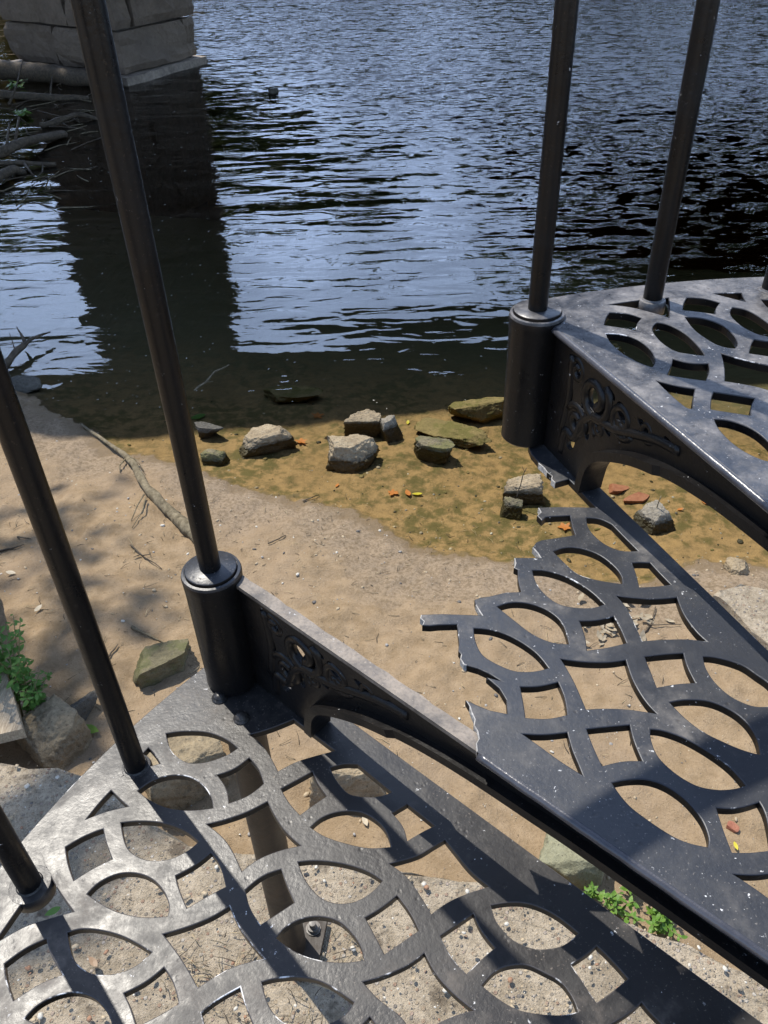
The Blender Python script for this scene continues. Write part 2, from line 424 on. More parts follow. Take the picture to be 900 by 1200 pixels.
def ground_z(X, Y, detail=True):
    X = np.atleast_1d(np.asarray(X, float)); Y = np.atleast_1d(np.asarray(Y, float))
    d = shore_dist(X, Y)
    near = np.hypot(X, Y - 2) < 9
    if detail:
        d = d + np.array([0.035 * fnoise(x, y, 9, 3, 3.1) + 0.02 * fnoise(x, y, 30, 2, 1.7) if n else 0.0 for x, y, n in zip(X.ravel(), Y.ravel(), near.ravel())]).reshape(X.shape)
    dl = np.clip(d, 0, None); dw = np.clip(-d, 0, None)
    land = 0.20 * (1 - np.exp(-dl / 0.75)) + 0.004 * np.clip(dl, 0, 400) * (dl > 1.5)
    left = np.clip((-X - 4.8) / 3.0, 0, 1) * np.clip((Y - 8.5) / 3, 0, 1)
    land = land + left * np.clip(dl, 0, 6) * 0.55
    under = -(0.022 * (1 - np.exp(-dw / 0.05)) + 0.085 * np.clip(dw, 0, 0.85) + 0.13 * np.clip(dw - 0.85, 0, 4) + 0.45 * np.clip(dw - 4, 0, 5) + 0.30 * np.clip(Y - 6.8, 0, 6) * np.clip(dw, 0, 1.5))
    z = WATER + np.where(d > 0, land, under)
    far = np.clip((Y - 46 - 2.0 * np.sin(X * 0.11)) * 0.45, -3, 5.5)
    z = np.maximum(z, WATER + far)
    if detail:
        nz = np.zeros(X.shape)
        for i, (x, y, n) in enumerate(zip(X.ravel(), Y.ravel(), near.ravel())):
            if n: nz.ravel()[i] = 0.020 * fnoise(x, y, 3.2, 3, 5.5) + 0.007 * fnoise(x, y, 17, 4, 9.2) + 0.0035 * fnoise(x, y, 60, 3, 2.2)
            else: nz.ravel()[i] = 0.05 * fnoise(x, y, 0.8, 3, 4.4)
        fade = np.where(d > 0, np.clip(d / 0.10, 0.12, 1), np.clip(-d / 0.5, 0.15, 0.9))
        z = z + nz * fade
    return z

def gz(x, y): return float(ground_z([x], [y])[0])
def on_ground(px, py):
    z = -0.2
    for _ in range(6):
        p = at(px, py, z); z = 0.5 * z + 0.5 * gz(*p)
    return Vector((p[0], p[1], gz(*p)))
def on_water(px, py):
    p = at(px, py, WATER); return Vector((p[0], p[1], WATER))

def axis(lo, hi, step, out_lo, out_hi, grow=1.16):
    a = list(np.arange(lo, hi + 1e-9, step)); s = step
    while a[-1] < out_hi: s = min(s * grow, 25); a.append(a[-1] + s)
    s = step
    while a[0] > out_lo: s = min(s * grow, 25); a.insert(0, a[0] - s)
    return np.array(a)
gx = axis(-1.75, 1.75, 0.014, -260, 260); gy = axis(0.55, 3.9, 0.014, -120, 420)
XX, YY = np.meshgrid(gx, gy); ZZ = ground_z(XX, YY)

def ground_material():
    m, g = new_mat('river_sand'); p = g.pos(); X, Y, Z = g.xyz(p)
    f1 = g.noise(p, 2.6, 5, 0.6); f2 = g.noise(p, 19, 6, 0.65); f3 = g.noise(p, 150, 4, 0.7); f4 = g.noise(p, 520, 2, 0.6)
    grain = g.m('ADD', g.m('MULTIPLY', f3, 0.55), g.m('MULTIPLY', f4, 0.45))
    dry = g.mix(g.rng(f2, 0.3, 0.7), (0.235, 0.166, 0.094), (0.335, 0.245, 0.150))
    dry = g.mix(g.m('MULTIPLY', g.rng(f1, 0.42, 0.62), 0.6), dry, (0.30, 0.222, 0.145))
    dry = g.mix(g.rng(grain, 0.33, 0.5, 0.55, 0.0), dry, (0.15, 0.105, 0.06))
    speck = g.rng(g.noise(p, 75, 3, 0.7), 0.66, 0.70)
    dry = g.mix(g.m('MULTIPLY', speck, 0.7), dry, (0.07, 0.052, 0.035))
    # a grey-brown wrack strip above the water, wet sand at the edge
    hgt = g.m('SUBTRACT', g.m('ADD', Z, g.m('MULTIPLY', g.m('SUBTRACT', f2, 0.5), 0.012)), WATER)
    strip = g.m('MULTIPLY', g.rng(hgt, 0.0, 0.015), g.rng(g.m('ADD', hgt, g.m('MULTIPLY', g.m('SUBTRACT', f1, 0.5), 0.08)), 0.045, 0.085, 1.0, 0.0))
    dry = g.mix(g.m('MULTIPLY', strip, 0.65), dry, g.mix(g.rng(g.noise(p, 70, 5, 0.75), 0.38, 0.58), (0.13, 0.098, 0.064), (0.29, 0.225, 0.158)))
    wet = g.rng(hgt, 0.004, 0.022, 1.0, 0.0)
    col = g.mix(g.m('MULTIPLY', wet, 0.7), dry, (0.145, 0.10, 0.052))
    # the bed: ochre silt, green-brown algae, darker mud with depth, shade painted in left and far out
    bed = g.mix(g.rng(f2, 0.32, 0.66), (0.37, 0.235, 0.105), (0.24, 0.155, 0.070))
    alg = g.rng(g.m('ADD', g.m('MULTIPLY', f1, 0.45), g.m('MULTIPLY', f2, 0.55)), 0.47, 0.60)
    bed = g.mix(g.m('MULTIPLY', alg, 0.9), bed, (0.115, 0.095, 0.030))
    bed = g.mix(g.rng(grain, 0.36, 0.48, 0.5, 0.0), bed, (0.09, 0.06, 0.02))
    mud_shade = g.m('MAXIMUM', g.rng(hgt, -0.24, -0.075, 1.0, 0.0), g.m('MAXIMUM', g.rng(X, -2.6, -0.9, 1.0, 0.0), g.rng(Y, 2.9, 4.6)))
    bed = g.mix(mud_shade, bed, g.mix(f2, (0.10, 0.10, 0.06), (0.19, 0.175, 0.11)))
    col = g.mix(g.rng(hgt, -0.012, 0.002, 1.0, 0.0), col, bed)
    # banks away from the beach carry leaf mould
    bank = g.m('MAXIMUM', g.rng(Y, 30, 44), g.m('MULTIPLY', g.rng(X, -6, -4.4, 1.0, 0.0), g.rng(Y, 4, 8)))
    mould = g.mix(f2, (0.06, 0.048, 0.028), (0.20, 0.14, 0.075))
    col = g.mix(g.m('MULTIPLY', bank, g.rng(hgt, 0.05, 0.2)), col, mould)
    h = g.m('ADD', g.m('MULTIPLY', f2, 0.8), g.m('ADD', g.m('MULTIPLY', f3, 0.45), g.m('MULTIPLY', f4, 0.2)))
    r = g.m('SUBTRACT', 0.92, g.m('MULTIPLY', wet, 0.35))
    g.out(g.bsdf(col, r, g.bump(h, 0.014, 0.85), spec=0.25))
    return m

nx, ny = len(gx), len(gy)
idx = np.arange(nx * ny).reshape(ny, nx)
quads = np.stack([idx[:-1, :-1], idx[:-1, 1:], idx[1:, 1:], idx[1:, :-1]], -1).reshape(-1, 4)
gme = bpy.data.meshes.new('ground')
gme.vertices.add(nx * ny); gme.vertices.foreach_set('co', np.stack([XX, YY, ZZ], -1).astype(np.float32).ravel())
gme.loops.add(quads.size); gme.loops.foreach_set('vertex_index', quads.ravel().astype(np.int32))
gme.polygons.add(len(quads)); gme.polygons.foreach_set('loop_start', np.arange(0, quads.size, 4, dtype=np.int32))
gme.polygons.foreach_set('loop_total', np.full(len(quads), 4, np.int32))
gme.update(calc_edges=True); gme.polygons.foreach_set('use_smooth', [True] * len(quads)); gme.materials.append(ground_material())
tag(link(bpy.data.objects.new('ground', gme)), kind='structure')

# ------------------------------------------------------------------ water
def water_material():
    m, g = new_mat('river_water'); p = g.pos(); X, Y, Z = g.xyz(p)
    rough = g.rng(g.m('ADD', g.m('ADD', Y, g.m('MULTIPLY', X, 1.8)), g.m('MULTIPLY', g.noise(p, 0.5, 2), 2.0)), 6.6, 12.0)
    near = g.rng(Y, 2.5, 4.2)
    sw = g.noise(g.map(p, (0.55, 1.9, 1), (0, 0, rad(7))), 1.15, 2, 0.5, 0.35)
    md = g.noise(g.map(p, (0.8, 2.1, 1), (0, 0, rad(4))), 3.6, 2, 0.5, 0.5)
    rp = g.xyz(g.noise(g.map(p, (0.8, 1.9, 1), (0, 0, rad(10))), 6.5, 3, 0.6, 0.6, col=True))
    fr = g.xyz(g.noise(g.map(p, (0.7, 1.5, 1), (0, 0, rad(-8))), 13, 2, 0.5, 0.4, col=True))
    h = g.m('ADD', g.m('MULTIPLY', sw, 0.026), g.m('MULTIPLY', md, 0.0065))
    h = g.m('MULTIPLY', h, g.rng(Y, 2.3, 4.6, 0.10, 1.0))
    # one ring of ripples over a stone just under the surface
    c = on_water(333, 443)
    dx = g.m('SUBTRACT', X, float(c.x)); dy = g.m('SUBTRACT', Y, float(c.y))
    rr = g.m('SQRT', g.m('ADD', g.m('MULTIPLY', dx, dx), g.m('MULTIPLY', dy, dy)))
    ring = g.m('MULTIPLY', g.m('SINE', g.m('MULTIPLY', rr, 170.0)), g.rng(rr, 0.03, 0.22, 1.0, 0.0))
    h = g.m('ADD', h, g.m('MULTIPLY', ring, g.m('MULTIPLY', g.noise(p, 6, 2), 0.0006)))
    nb = g.bump(h, 1.0, 1.0)
    amp = g.m('ADD', g.m('MULTIPLY', rough, 1.7), 0.05)
    sl = []
    for ch, k1, k2 in ((0, 0.30, 0.14), (1, 0.75, 0.30)):
        t = g.m('ADD', g.m('MULTIPLY', g.m('SUBTRACT', rp[ch], 0.5), k1), g.m('MULTIPLY', g.m('SUBTRACT', fr[ch], 0.5), k2))
        if ch == 1: t = g.m('SUBTRACT', t, 0.095)
        sl.append(g.m('MULTIPLY', t, amp))
    cv = g.n('ShaderNodeCombineXYZ'); g.put(cv.inputs[0], sl[0]); g.put(cv.inputs[1], sl[1])
    va = g.n('ShaderNodeVectorMath', operation='ADD'); g.put(va.inputs[0], nb); g.put(va.inputs[1], cv.outputs[0])
    vn = g.n('ShaderNodeVectorMath', operation='NORMALIZE'); g.put(vn.inputs[0], va.outputs[0]); nrm = vn.outputs[0]
    fz = g.n('ShaderNodeFresnel'); fz.inputs['IOR'].default_value = 1.38; g.put(fz.inputs['Normal'], nrm)
    gl = g.n('ShaderNodeBsdfGlossy'); gl.inputs['Roughness'].default_value = 0.015; g.put(gl.inputs['Normal'], nrm)
    tr = g.n('ShaderNodeBsdfTransparent'); g.put(tr.inputs[0], (0.95, 0.97, 0.93))
    mx = g.n('ShaderNodeMixShader'); g.put(mx.inputs[0], fz.outputs[0]); g.put(mx.inputs[1], tr.outputs[0]); g.put(mx.inputs[2], gl.outputs[0])
    ab = g.n('ShaderNodeVolumeAbsorption'); g.put(ab.inputs[0], (0.56, 0.50, 0.26)); ab.inputs[1].default_value = 1.15
    g.out(mx.outputs[0], ab.outputs[0])
    return m
wx = (-240.0, 240.0); wy = (1.2, 400.0); zb = -6.0
wv = [(wx[0], wy[0], WATER), (wx[1], wy[0], WATER), (wx[1], wy[1], WATER), (wx[0], wy[1], WATER)] + [(x, y, zb) for x, y in ((wx[0], wy[0]), (wx[1], wy[0]), (wx[1], wy[1]), (wx[0], wy[1]))]
wf = [(0, 1, 2, 3), (7, 6, 5, 4), (0, 4, 5, 1), (1, 5, 6, 2), (2, 6, 7, 3), (3, 7, 4, 0)]
tag(mesh_obj('river_water', wv, wf, water_material(), smooth=False), kind='structure')

# ------------------------------------------------------------------ the staircase
iron_dusty = iron('black_iron_dusty', 0.11, (0.21, 0.175, 0.145), (0.020, 0.019, 0.019), 0.5, 0.385, 0.38)
iron_blue = iron('black_iron_paint', 0.15, (0.22, 0.20, 0.18), (0.022, 0.024, 0.029), 0.9, 0.41)
iron_grey = iron('black_iron_weathered', 0.24, (0.31, 0.29, 0.275), (0.022, 0.024, 0.030), 0.5, 0.34)
iron_dark = iron('black_iron_shaft', 0.02, (0.05, 0.036, 0.026), (0.006, 0.0055, 0.0055), 0.12, 0.33, 0.28)
iron_rust = iron('brown_iron_pipe', 0.16, (0.15, 0.095, 0.055), (0.026, 0.018, 0.012), 0.0, 0.5, 0.35)
edge_a = worn_edge('arris_dusty', (0.06, 0.055, 0.055), (0.72, 0.70, 0.68), 0.04)
edge_b = worn_edge('arris_chipped', (0.030, 0.033, 0.042), (0.74, 0.74, 0.74), 0.035)
edge_c = worn_edge('arris_grey', (0.035, 0.036, 0.042), (0.60, 0.60, 0.62), 0.02)
bare = iron('bare_iron', 0.28, (0.36, 0.30, 0.24), (0.035, 0.032, 0.03), 0.8, 0.42)

def parse(spec):
    out = []
    for (ox, oy, s), txt in spec:
        pts = []
        for t in txt.split():
            k = t.endswith('*'); x, y = t.rstrip('*').split(',')
            pts.append((float(x) / s + ox, float(y) / s + oy, k))
        out.append(pts)
    return out
def loc_holes(spec, k): return [[to_local(q[0], q[1], k) for q in smooth_poly(pts, 5)] for pts in parse(spec)]
def centroid(p): a = np.array(p); return a.mean(0)
def area(p):
    a = np.array(p); x, y = a[:, 0], a[:, 1]; return abs((x * np.roll(y, -1) - np.roll(x, -1) * y).sum() / 2)
own = {-1: loc_holes(T1, -1), 0: loc_holes(T2, 0), 1: loc_holes(T3[:-3] + T3[-2:-1], 1)}
lens = [(0.0 + 0.3 * math.cos(a) * U, 0.13 * math.sin(a) * U * (1 - 0.25 * math.cos(a) ** 2)) for a in np.linspace(0, 2 * math.pi, 24, endpoint=False)]
master = list(own[-1]) + own[0] + own[1] + [[(x + cx * U, y + cy * U) for x, y in lens] for cx, cy in ((1.48, -0.36), (1.48, -0.70))]
def k_pixel(l, k):
    an = PHI + k * TREAD
    q = np.array([math.cos(an) * l[0] - math.sin(an) * l[1], math.sin(an) * l[0] + math.cos(an) * l[1]]) + OW
    v = MW.T @ np.array([q[0], q[1], TZ + k * U - CAMZ]); return 450 + F * v[0] / v[2], 600 + F * v[1] / v[2], v[2]
def holes_for(k, everything=False):
    hs = [] if everything else list(own[k]); cs = [centroid(h) for h in hs]
    for h in sorted(master, key=area, reverse=True):
        c = centroid(h)
        if any(np.hypot(*(c - q)) < 0.13 * U for q in cs): continue
        if not everything:
            px, py, dd = k_pixel(c, k)
            if dd > 0 and px < 868 and py < 1180: continue
        hs.append(h); cs.append(c)
    return hs

TH = 0.0105; ROUT = 5.72 * U; BOSS = RR * U
def pol(r, deg): return (r * math.cos(rad(deg)), r * math.sin(rad(deg)))
TD = math.degrees(TREAD)                         # about -27.9
FRONT = -0.006
def back_pt(x): return (x, math.tan(TREAD) * x - 0.29 * U / math.cos(TREAD))
a_back = TD - math.degrees(math.asin(0.29 * U / ROUT))
def full_outline():
    o = [(0.36 * U, FRONT), (BOSS + 0.03, FRONT)] + [pol(ROUT, a) for a in np.linspace(-1.2, a_back + 1.2, 26)]
    e = pol(ROUT - 0.02, a_back + 0.25)
    return o + [e, back_pt(0.6 * U), (0.36 * U, -0.36 * U)]
def broken_outline():
    def q(z, s):
        return [to_local(x / z[2] + z[0], y / z[2] + z[1], 0) for x, y in (map(float, t.split(',')) for t in s.split())]
    za, zc, zt = (480, 540, 3.75), (540, 780, 3.75), (560, 300, 3.75)
    path = q(zc, '75,372 66,340 78,320 72,288 56,262 60,235 46,205 38,180 20,150 70,172 130,196 205,211 200,150 170,100 112,50')
    path += q(za, '398,965 350,935 300,912 250,898 238,895 222,870 226,850 214,835 217,800 208,718 130,720 90,724 55,722 62,705 46,690 50,675 140,672 230,675 318,678 300,650 290,632 285,610 312,600 350,595 420,578 490,575 482,548 476,520 475,478 458,470 465,450 460,425 500,425 575,425 562,405 540,380 556,358 580,348 660,336 728,325 715,290 705,240 640,243 600,246 582,262 560,240 576,225 565,205 650,202 740,203 820,205 760,142 700,80 640,97 622,80 625,66 604,50 590,30 566,10')
    path += q(zt, '262,900 235,868 222,835')
    e = [pol(5.40 * U, -29.6), back_pt(0.6 * U), (0.36 * U, -0.36 * U)]
    front = (path[0][0], FRONT)
    return [(0.36 * U, FRONT), front] + path[1:] + e

stair = tag(empty('spiral_staircase', (OW[0], OW[1], 0)), 'black cast iron spiral staircase with pierced lattice treads rising over the sandy bank', 'spiral staircase')
def tread_xform(k): return Matrix.Translation((0, 0, TZ + k * U)) @ Matrix.Rotation(PHI + k * TREAD, 4, 'Z')

# riser: drawn in its own plane (distance from the newel, height below the tread)
def riser_polys():
    S = lambda pts: [(x * U, z * U) for x, z in pts]
    out = S([(0.42, -0.056), (5.36, -0.056), (5.36, -0.985), (4.70, -0.985), (4.69, -0.88), (4.665, -0.76), (4.62, -0.67), (4.51, -0.575), (4.33, -0.465), (4.15, -0.39), (4.0, -0.345), (3.78, -0.29), (3.5, -0.24), (3.1, -0.205), (2.5, -0.18), (0.42, -0.18)])
    E_ = lambda cx, cz, a, c, t=0.0: S([(cx + a * math.cos(w_) * math.cos(t) - c * math.sin(w_) * math.sin(t), cz + a * math.cos(w_) * math.sin(t) + c * math.sin(w_) * math.cos(t)) for w_ in np.linspace(0, 2 * math.pi, 19)[:-1]])
    hs = [E_(4.745, -0.275, 0.125, 0.105, 0.3), E_(4.915, -0.555, 0.052, 0.075, 0.4), E_(4.80, -0.545, 0.03, 0.075, -0.3), E_(4.60, -0.395, 0.075, 0.03, 0.65),
          E_(4.435, -0.335, 0.06, 0.022, 0.5), E_(4.46, -0.215, 0.075, 0.045, 0.6), E_(4.20, -0.195, 0.11, 0.03, 0.3), E_(3.99, -0.158, 0.06, 0.02, 0.25),
          E_(4.99, -0.20, 0.055, 0.07, 0.2), E_(4.965, -0.74, 0.045, 0.075, 0.3), E_(5.045, -0.42, 0.03, 0.09, 0.0), E_(4.60, -0.16, 0.05, 0.025, 0.3), E_(4.87, -0.40, 0.03, 0.035, 0.0)]
    return out, hs
R_OUT, R_HOLES = riser_polys()
ROT_UP = Matrix.Rotation(rad(90), 4, 'X')         # (s, z, t) drawing -> (s, -t, z)
def spiral(cx, cz, r0, r1, a0, turns, n=26):
    return [((cx + (r0 + (r1 - r0) * i / n) * math.cos(a0 + turns * 2 * math.pi * i / n)) * U, (cz + (r0 + (r1 - r0) * i / n) * math.sin(a0 + turns * 2 * math.pi * i / n)) * U) for i in range(n + 1)]
def curve_pts(pts, n=6):
    P = [np.array(p) for p in pts]; o = []
    for i in range(len(P) - 1):
        a = P[i - 1] if i else 2 * P[0] - P[1]; d = P[i + 2] if i + 2 < len(P) else 2 * P[-1] - P[-2]
        for j in range(n):
            t = j / n
            o.append(tuple(U * x for x in 0.5 * (2*P[i] + (P[i+1]-a)*t + (2*a-5*P[i]+4*P[i+1]-d)*t*t + (3*P[i]-a-3*P[i+1]+d)*t**3)))
    o.append(tuple(U * P[-1])); return o

def make_tread(k, mats, outline, holes, label=None):
    t = plate('tread', outline, holes, 0, TH, 0.0011, mats, stair)
    t.matrix_local = tread_xform(k)
    if label: t['label'] = label
    # socket that carries the corner baluster and stands on the tread below
    s = MB(); b = 0.19 * U
    s.lathe([(b * 0.93, -0.985 * U), (b * 0.99, -0.97 * U), (b * 0.97, -0.90 * U), (b * 0.985, -0.12 * U), (b * 1.00, -0.05 * U), (b * 1.015, 0.012 * U), (b * 0.985, 0.030 * U), (b * 0.90, 0.034 * U), (b * 0.895, 0.026 * U), (b * 0.875, 0.026 * U), (b * 0.86, 0.052 * U), (b * 0.82, 0.058 * U), (0.002, 0.060 * U)], 40, (BOSS, 0))
    so_ = s.build('socket', [iron_dark, mats[0]], t, edge=40)
    for p in so_.data.polygons:
        if p.normal.z > 0.3: p.material_index = 1
    # riser panel with its arch
    rp = plate('riser_panel', R_OUT, R_HOLES, 0.0035, 0.007, 0.0008, [iron_dark], t, ROT_UP, False)
    rp.matrix_local = Matrix.Translation((0, FRONT - 0.009, 0))
    # rolled scrollwork and the thick rib round the arch
    sw = MB(); face = -1
    def strip(pts, rr, depth=0.0):
        sw.tube([(x, FRONT - 0.009, z) for x, z in pts], rr * 1.35, 8)
    for pts, r in ((spiral(4.76, -0.28, 0.175, 0.06, 2.2, 1.35), 0.0055), (spiral(4.93, -0.56, 0.13, 0.035, 0.4, 1.3), 0.0048), (spiral(4.45, -0.27, 0.13, 0.03, 3.5, 1.4), 0.0045),
                   (spiral(4.20, -0.205, 0.075, 0.02, 3.3, 1.2), 0.0036), (spiral(5.0, -0.2, 0.085, 0.02, 1.0, 1.2), 0.004), (spiral(4.68, -0.46, 0.085, 0.02, 5.0, 1.3), 0.004),
                   (curve_pts([(5.08, -0.9), (5.05, -0.7), (4.93, -0.69), (4.85, -0.5), (4.72, -0.40), (4.52, -0.37), (4.30, -0.28), (4.10, -0.20), (3.9, -0.155)]), 0.0055),
                   (curve_pts([(5.08, -0.12), (5.06, -0.4), (5.10, -0.72)]), 0.005)):
        strip(pts, r)
    o = sw.build('scrollwork', iron_dark, t)
    ar = MB(); arch = curve_pts([(4.715, -0.98), (4.70, -0.86), (4.675, -0.75), (4.60, -0.63), (4.45, -0.525), (4.24, -0.415), (4.05, -0.345), (3.80, -0.275), (3.5, -0.225), (3.1, -0.195), (2.5, -0.172), (0.5, -0.172)], 5)
    V = []; Fs = []
    for i, (x, z) in enumerate(arch):
        t0 = np.array(arch[min(i + 1, len(arch) - 1)]) - np.array(arch[max(i - 1, 0)]); t0 /= np.hypot(*t0); nr = np.array([t0[1], -t0[0]])
        wdt = 0.0175 if x > 4.0 * U else 0.0135
        hh = 0.006
        for dx, dn in ((-wdt, -hh), (wdt, -hh), (wdt, hh), (-wdt, hh)):
            V.append((x + nr[0] * dn, FRONT - 0.009 + dx, z + nr[1] * dn))
        if i:
            for j in range(4): Fs.append(((i - 1) * 4 + j, (i - 1) * 4 + (j + 1) % 4, i * 4 + (j + 1) % 4, i * 4 + j))
    Fs.append((3, 2, 1, 0)); ar.add(V, Fs)
    ar.build('arch_rib', iron_dark, t, smooth=False)
    # top flange under the plate, bare where the plate is lost
    fl = MB(); x0, x1 = 0.42 * U, 5.34 * U; y0, y1 = FRONT - 0.0022, FRONT - 0.0195; z0, z1 = -0.0035, -0.0095
    n = 60; V = []; Fs = []
    for i in range(n + 1):
        x = x0 + (x1 - x0) * i / n; wv_ = 0.0022 * noise.noise(Vector((i * 0.7, k * 3.3, 1.0)))
        V += [(x, y0, z0), (x, y1 - wv_, z0 - 0.001), (x, y1 - wv_, z1), (x, y0, z1)]
        if i:
            for j in range(4): Fs.append(((i - 1) * 4 + j, (i - 1) * 4 + (j + 1) % 4, i * 4 + (j + 1) % 4, i * 4 + j))
    Fs += [(0, 1, 2, 3), tuple(n * 4 + j for j in (3, 2, 1, 0))]
    fl.add(V, Fs); fo = fl.build('riser_flange', bare if k == 0 else iron_dark, t, smooth=False)
    # collar round the newel
    hb = MB(); hb.lathe([(0.44 * U, -0.20 * U), (0.46 * U, -0.18 * U), (0.46 * U, -0.03 * U), (0.45 * U, 0.006)], 36)
    hb.build('newel_collar', iron_dark, t, edge=40)
    return t

ta = make_tread(-1, [iron_dusty, edge_a, iron_dark], full_outline(), holes_for(-1), 'dusty tread with chipped pale hole rims')
tb = make_tread(0, [iron_blue, edge_b, iron_dark], broken_outline(), holes_for(0), 'broken tread with its outer edge snapped off')
frac = plain('fresh_fracture', (0.20, 0.19, 0.18), (0.52, 0.50, 0.47), 120, 0.8, 0.003)
tb.data.materials.append(frac)
broken = [to_local(x / 3.75 + ox, y / 3.75 + oy, 0) for ox, oy, s in ((480, 540, '50,700 308,650 568,225 463,450 552,400 600,35 632,85 225,875 575,30'), (540, 780, '60,250 75,330 40,195 72,295')) for x, y in (map(float, t.split(',')) for t in s.split())]
for pl in tb.data.polygons:
    if abs(pl.normal.z) < 0.97 and min(math.hypot(pl.center.x - q[0], pl.center.y - q[1]) for q in broken) < 0.0085: pl.material_index = 3
tcg = make_tread(1, [iron_grey, edge_c, iron_dark], full_outline(), holes_for(1), 'whole weathered grey tread above the broken one')
td = make_tread(2, [iron_grey, edge_c, iron_dark], full_outline(), holes_for(2, True), None)

def nosing(t, x0, x1, mat, seed):
    b = MB(); n = 70
    b.tube([(x0 + (x1 - x0) * i / n, FRONT + 0.0035 - 0.004 + 0.0007 * noise.noise(Vector((i * 0.4, seed, 0))), -0.0052) for i in range(n + 1)], 0.0050, 12)
    b.build('nosing', mat, t)
noseiron = plain('rubbed_nosing', (0.020, 0.022, 0.030), (0.07, 0.07, 0.08), 18, 0.26, 0.0012, 0.6)
nosing(ta, 0.46 * U, 5.3 * U, noseiron, 1); nosing(tb, 0.46 * U, to_local(561, 879, 0)[0] - 0.002, noseiron, 2); nosing(tcg, 0.46 * U, 5.3 * U, noseiron, 3); nosing(td, 0.46 * U, 5.3 * U, noseiron, 4)

def bolt(t, x, y, r=0.0085):
    b = MB(); b.lathe([(r * 1.25, 0.0002), (r * 1.25, 0.0016), (r, 0.002), (r * 0.96, 0.0045), (r * 0.75, 0.0072), (r * 0.35, 0.0085), (0.0004, 0.0088)], 14, (x, y))
    b.build('bolt', iron_dusty, t)
for px, py in ((257.5, 818), (283, 842)): bolt(ta, *to_local(px, py, -1))

# balusters
def local_on(k_deg, k_plane, rad_=BOSS):
    return pol(rad_, k_deg)
def rail_z(q): return TZ + q * U + 0.875
base_px = {-1: (159.5, 898), 4: (764.5, 351)}
for q in (-3, -2, -1, 0, 3, 4, 5, 6):
    ang = PHI + q * STEP
    if q in base_px:
        kk = -1 if q < 0 else 1
        p = at(*base_px[q], TZ + kk * U) - OW
    else: p = np.array([BOSS * math.cos(ang), BOSS * math.sin(ang)])
    kk = math.floor(q / 3); zb_ = TZ + kk * U + (0.055 * U if q % 3 == 0 else -0.02)
    zt = rail_z(q / 3) - 0.008
    b = MB(); r = 0.0128
    zz = np.linspace(zb_, zt, 14)
    b.tube([(p[0] + 0.0008 * noise.noise(Vector((q, i, 0))), p[1], z) for i, z in enumerate(zz)], r, 20, 0.015, seed=q)
    bo = b.build('baluster', iron_dark, stair, edge=60)
    if q % 3:
        c = MB(); zc = TZ + kk * U
        big = 0.0235 if q == -2 else 0.0185
        c.lathe([(big * 0.9, zc - 0.020), (big, zc - 0.017), (big, zc - 0.003), (big * 0.94, zc + 0.0005), (0.0146, zc + 0.001), (0.0132, zc + 0.003)], 28, (p[0], p[1]))
        # lug to the tread's outer rim
        e = np.array([math.cos(ang), math.sin(ang)]); nn = np.array([-e[1], e[0]])
        V = [(*(p + e * a + nn * bb), zc + cc) for a in (0.0, 0.026) for bb in (-0.012, 0.012) for cc in (-0.016, -0.003)]
        c.add(V, [(0, 1, 3, 2), (4, 6, 7, 5), (0, 4, 5, 1), (2, 3, 7, 6), (0, 2, 6, 4), (1, 5, 7, 3)])
        c.build('collar', iron_dusty if q < 0 else iron_grey, bo, edge=40)

# handrail along the baluster heads
hr = MB(); pts = []
for i in range(0, 91):
    q = -3.9 + 10.6 * i / 90; ang = PHI + q * STEP; pts.append((BOSS * math.cos(ang), BOSS * math.sin(ang), rail_z(q / 3) + 0.012))
hr.tube(pts, 0.027, 14); hr.build('handrail', iron_dark, stair)
nw = MB(); nw.lathe([(0.40 * U, -0.05), (0.40 * U, 0.05), (0.36 * U, 0.06), (0.36 * U, 2.3), (0.40 * U, 2.32), (0.22 * U, 2.42), (0.002, 2.44)], 40)
nw.build('newel_column', iron_dark, stair, edge=40)

# pipe post under the corner of the lowest visible tread, with its foot plate
ps = MB(); pa = np.array([BOSS * math.cos(PHI), BOSS * math.sin(PHI)])
ps.tube([(pa[0], pa[1], z) for z in np.linspace(0.008, TZ - U - TH, 12)], 0.0285, 28, 0.012)
po = ps.build('support_post', iron_rust, stair, edge=60)
fp = [at(x, y, 0.009) - OW for x, y in ((318, 1120), (351, 1070), (384, 1078), (374, 1125), (352, 1150))]
plate('base_plate', fp, [], 0.010, 0.0095, 0.001, [iron_rust], po)
bp = at(367, 1087, 0.015) - OW
b = MB(); b.lathe([(0.015, 0.010), (0.015, 0.013), (0.012, 0.0132), (0.0115, 0.021), (0.007, 0.0212), (0.0065, 0.034), (0.0004, 0.0345)], 12, (bp[0], bp[1])); b.build('anchor_bolt', bare, po, edge=30)
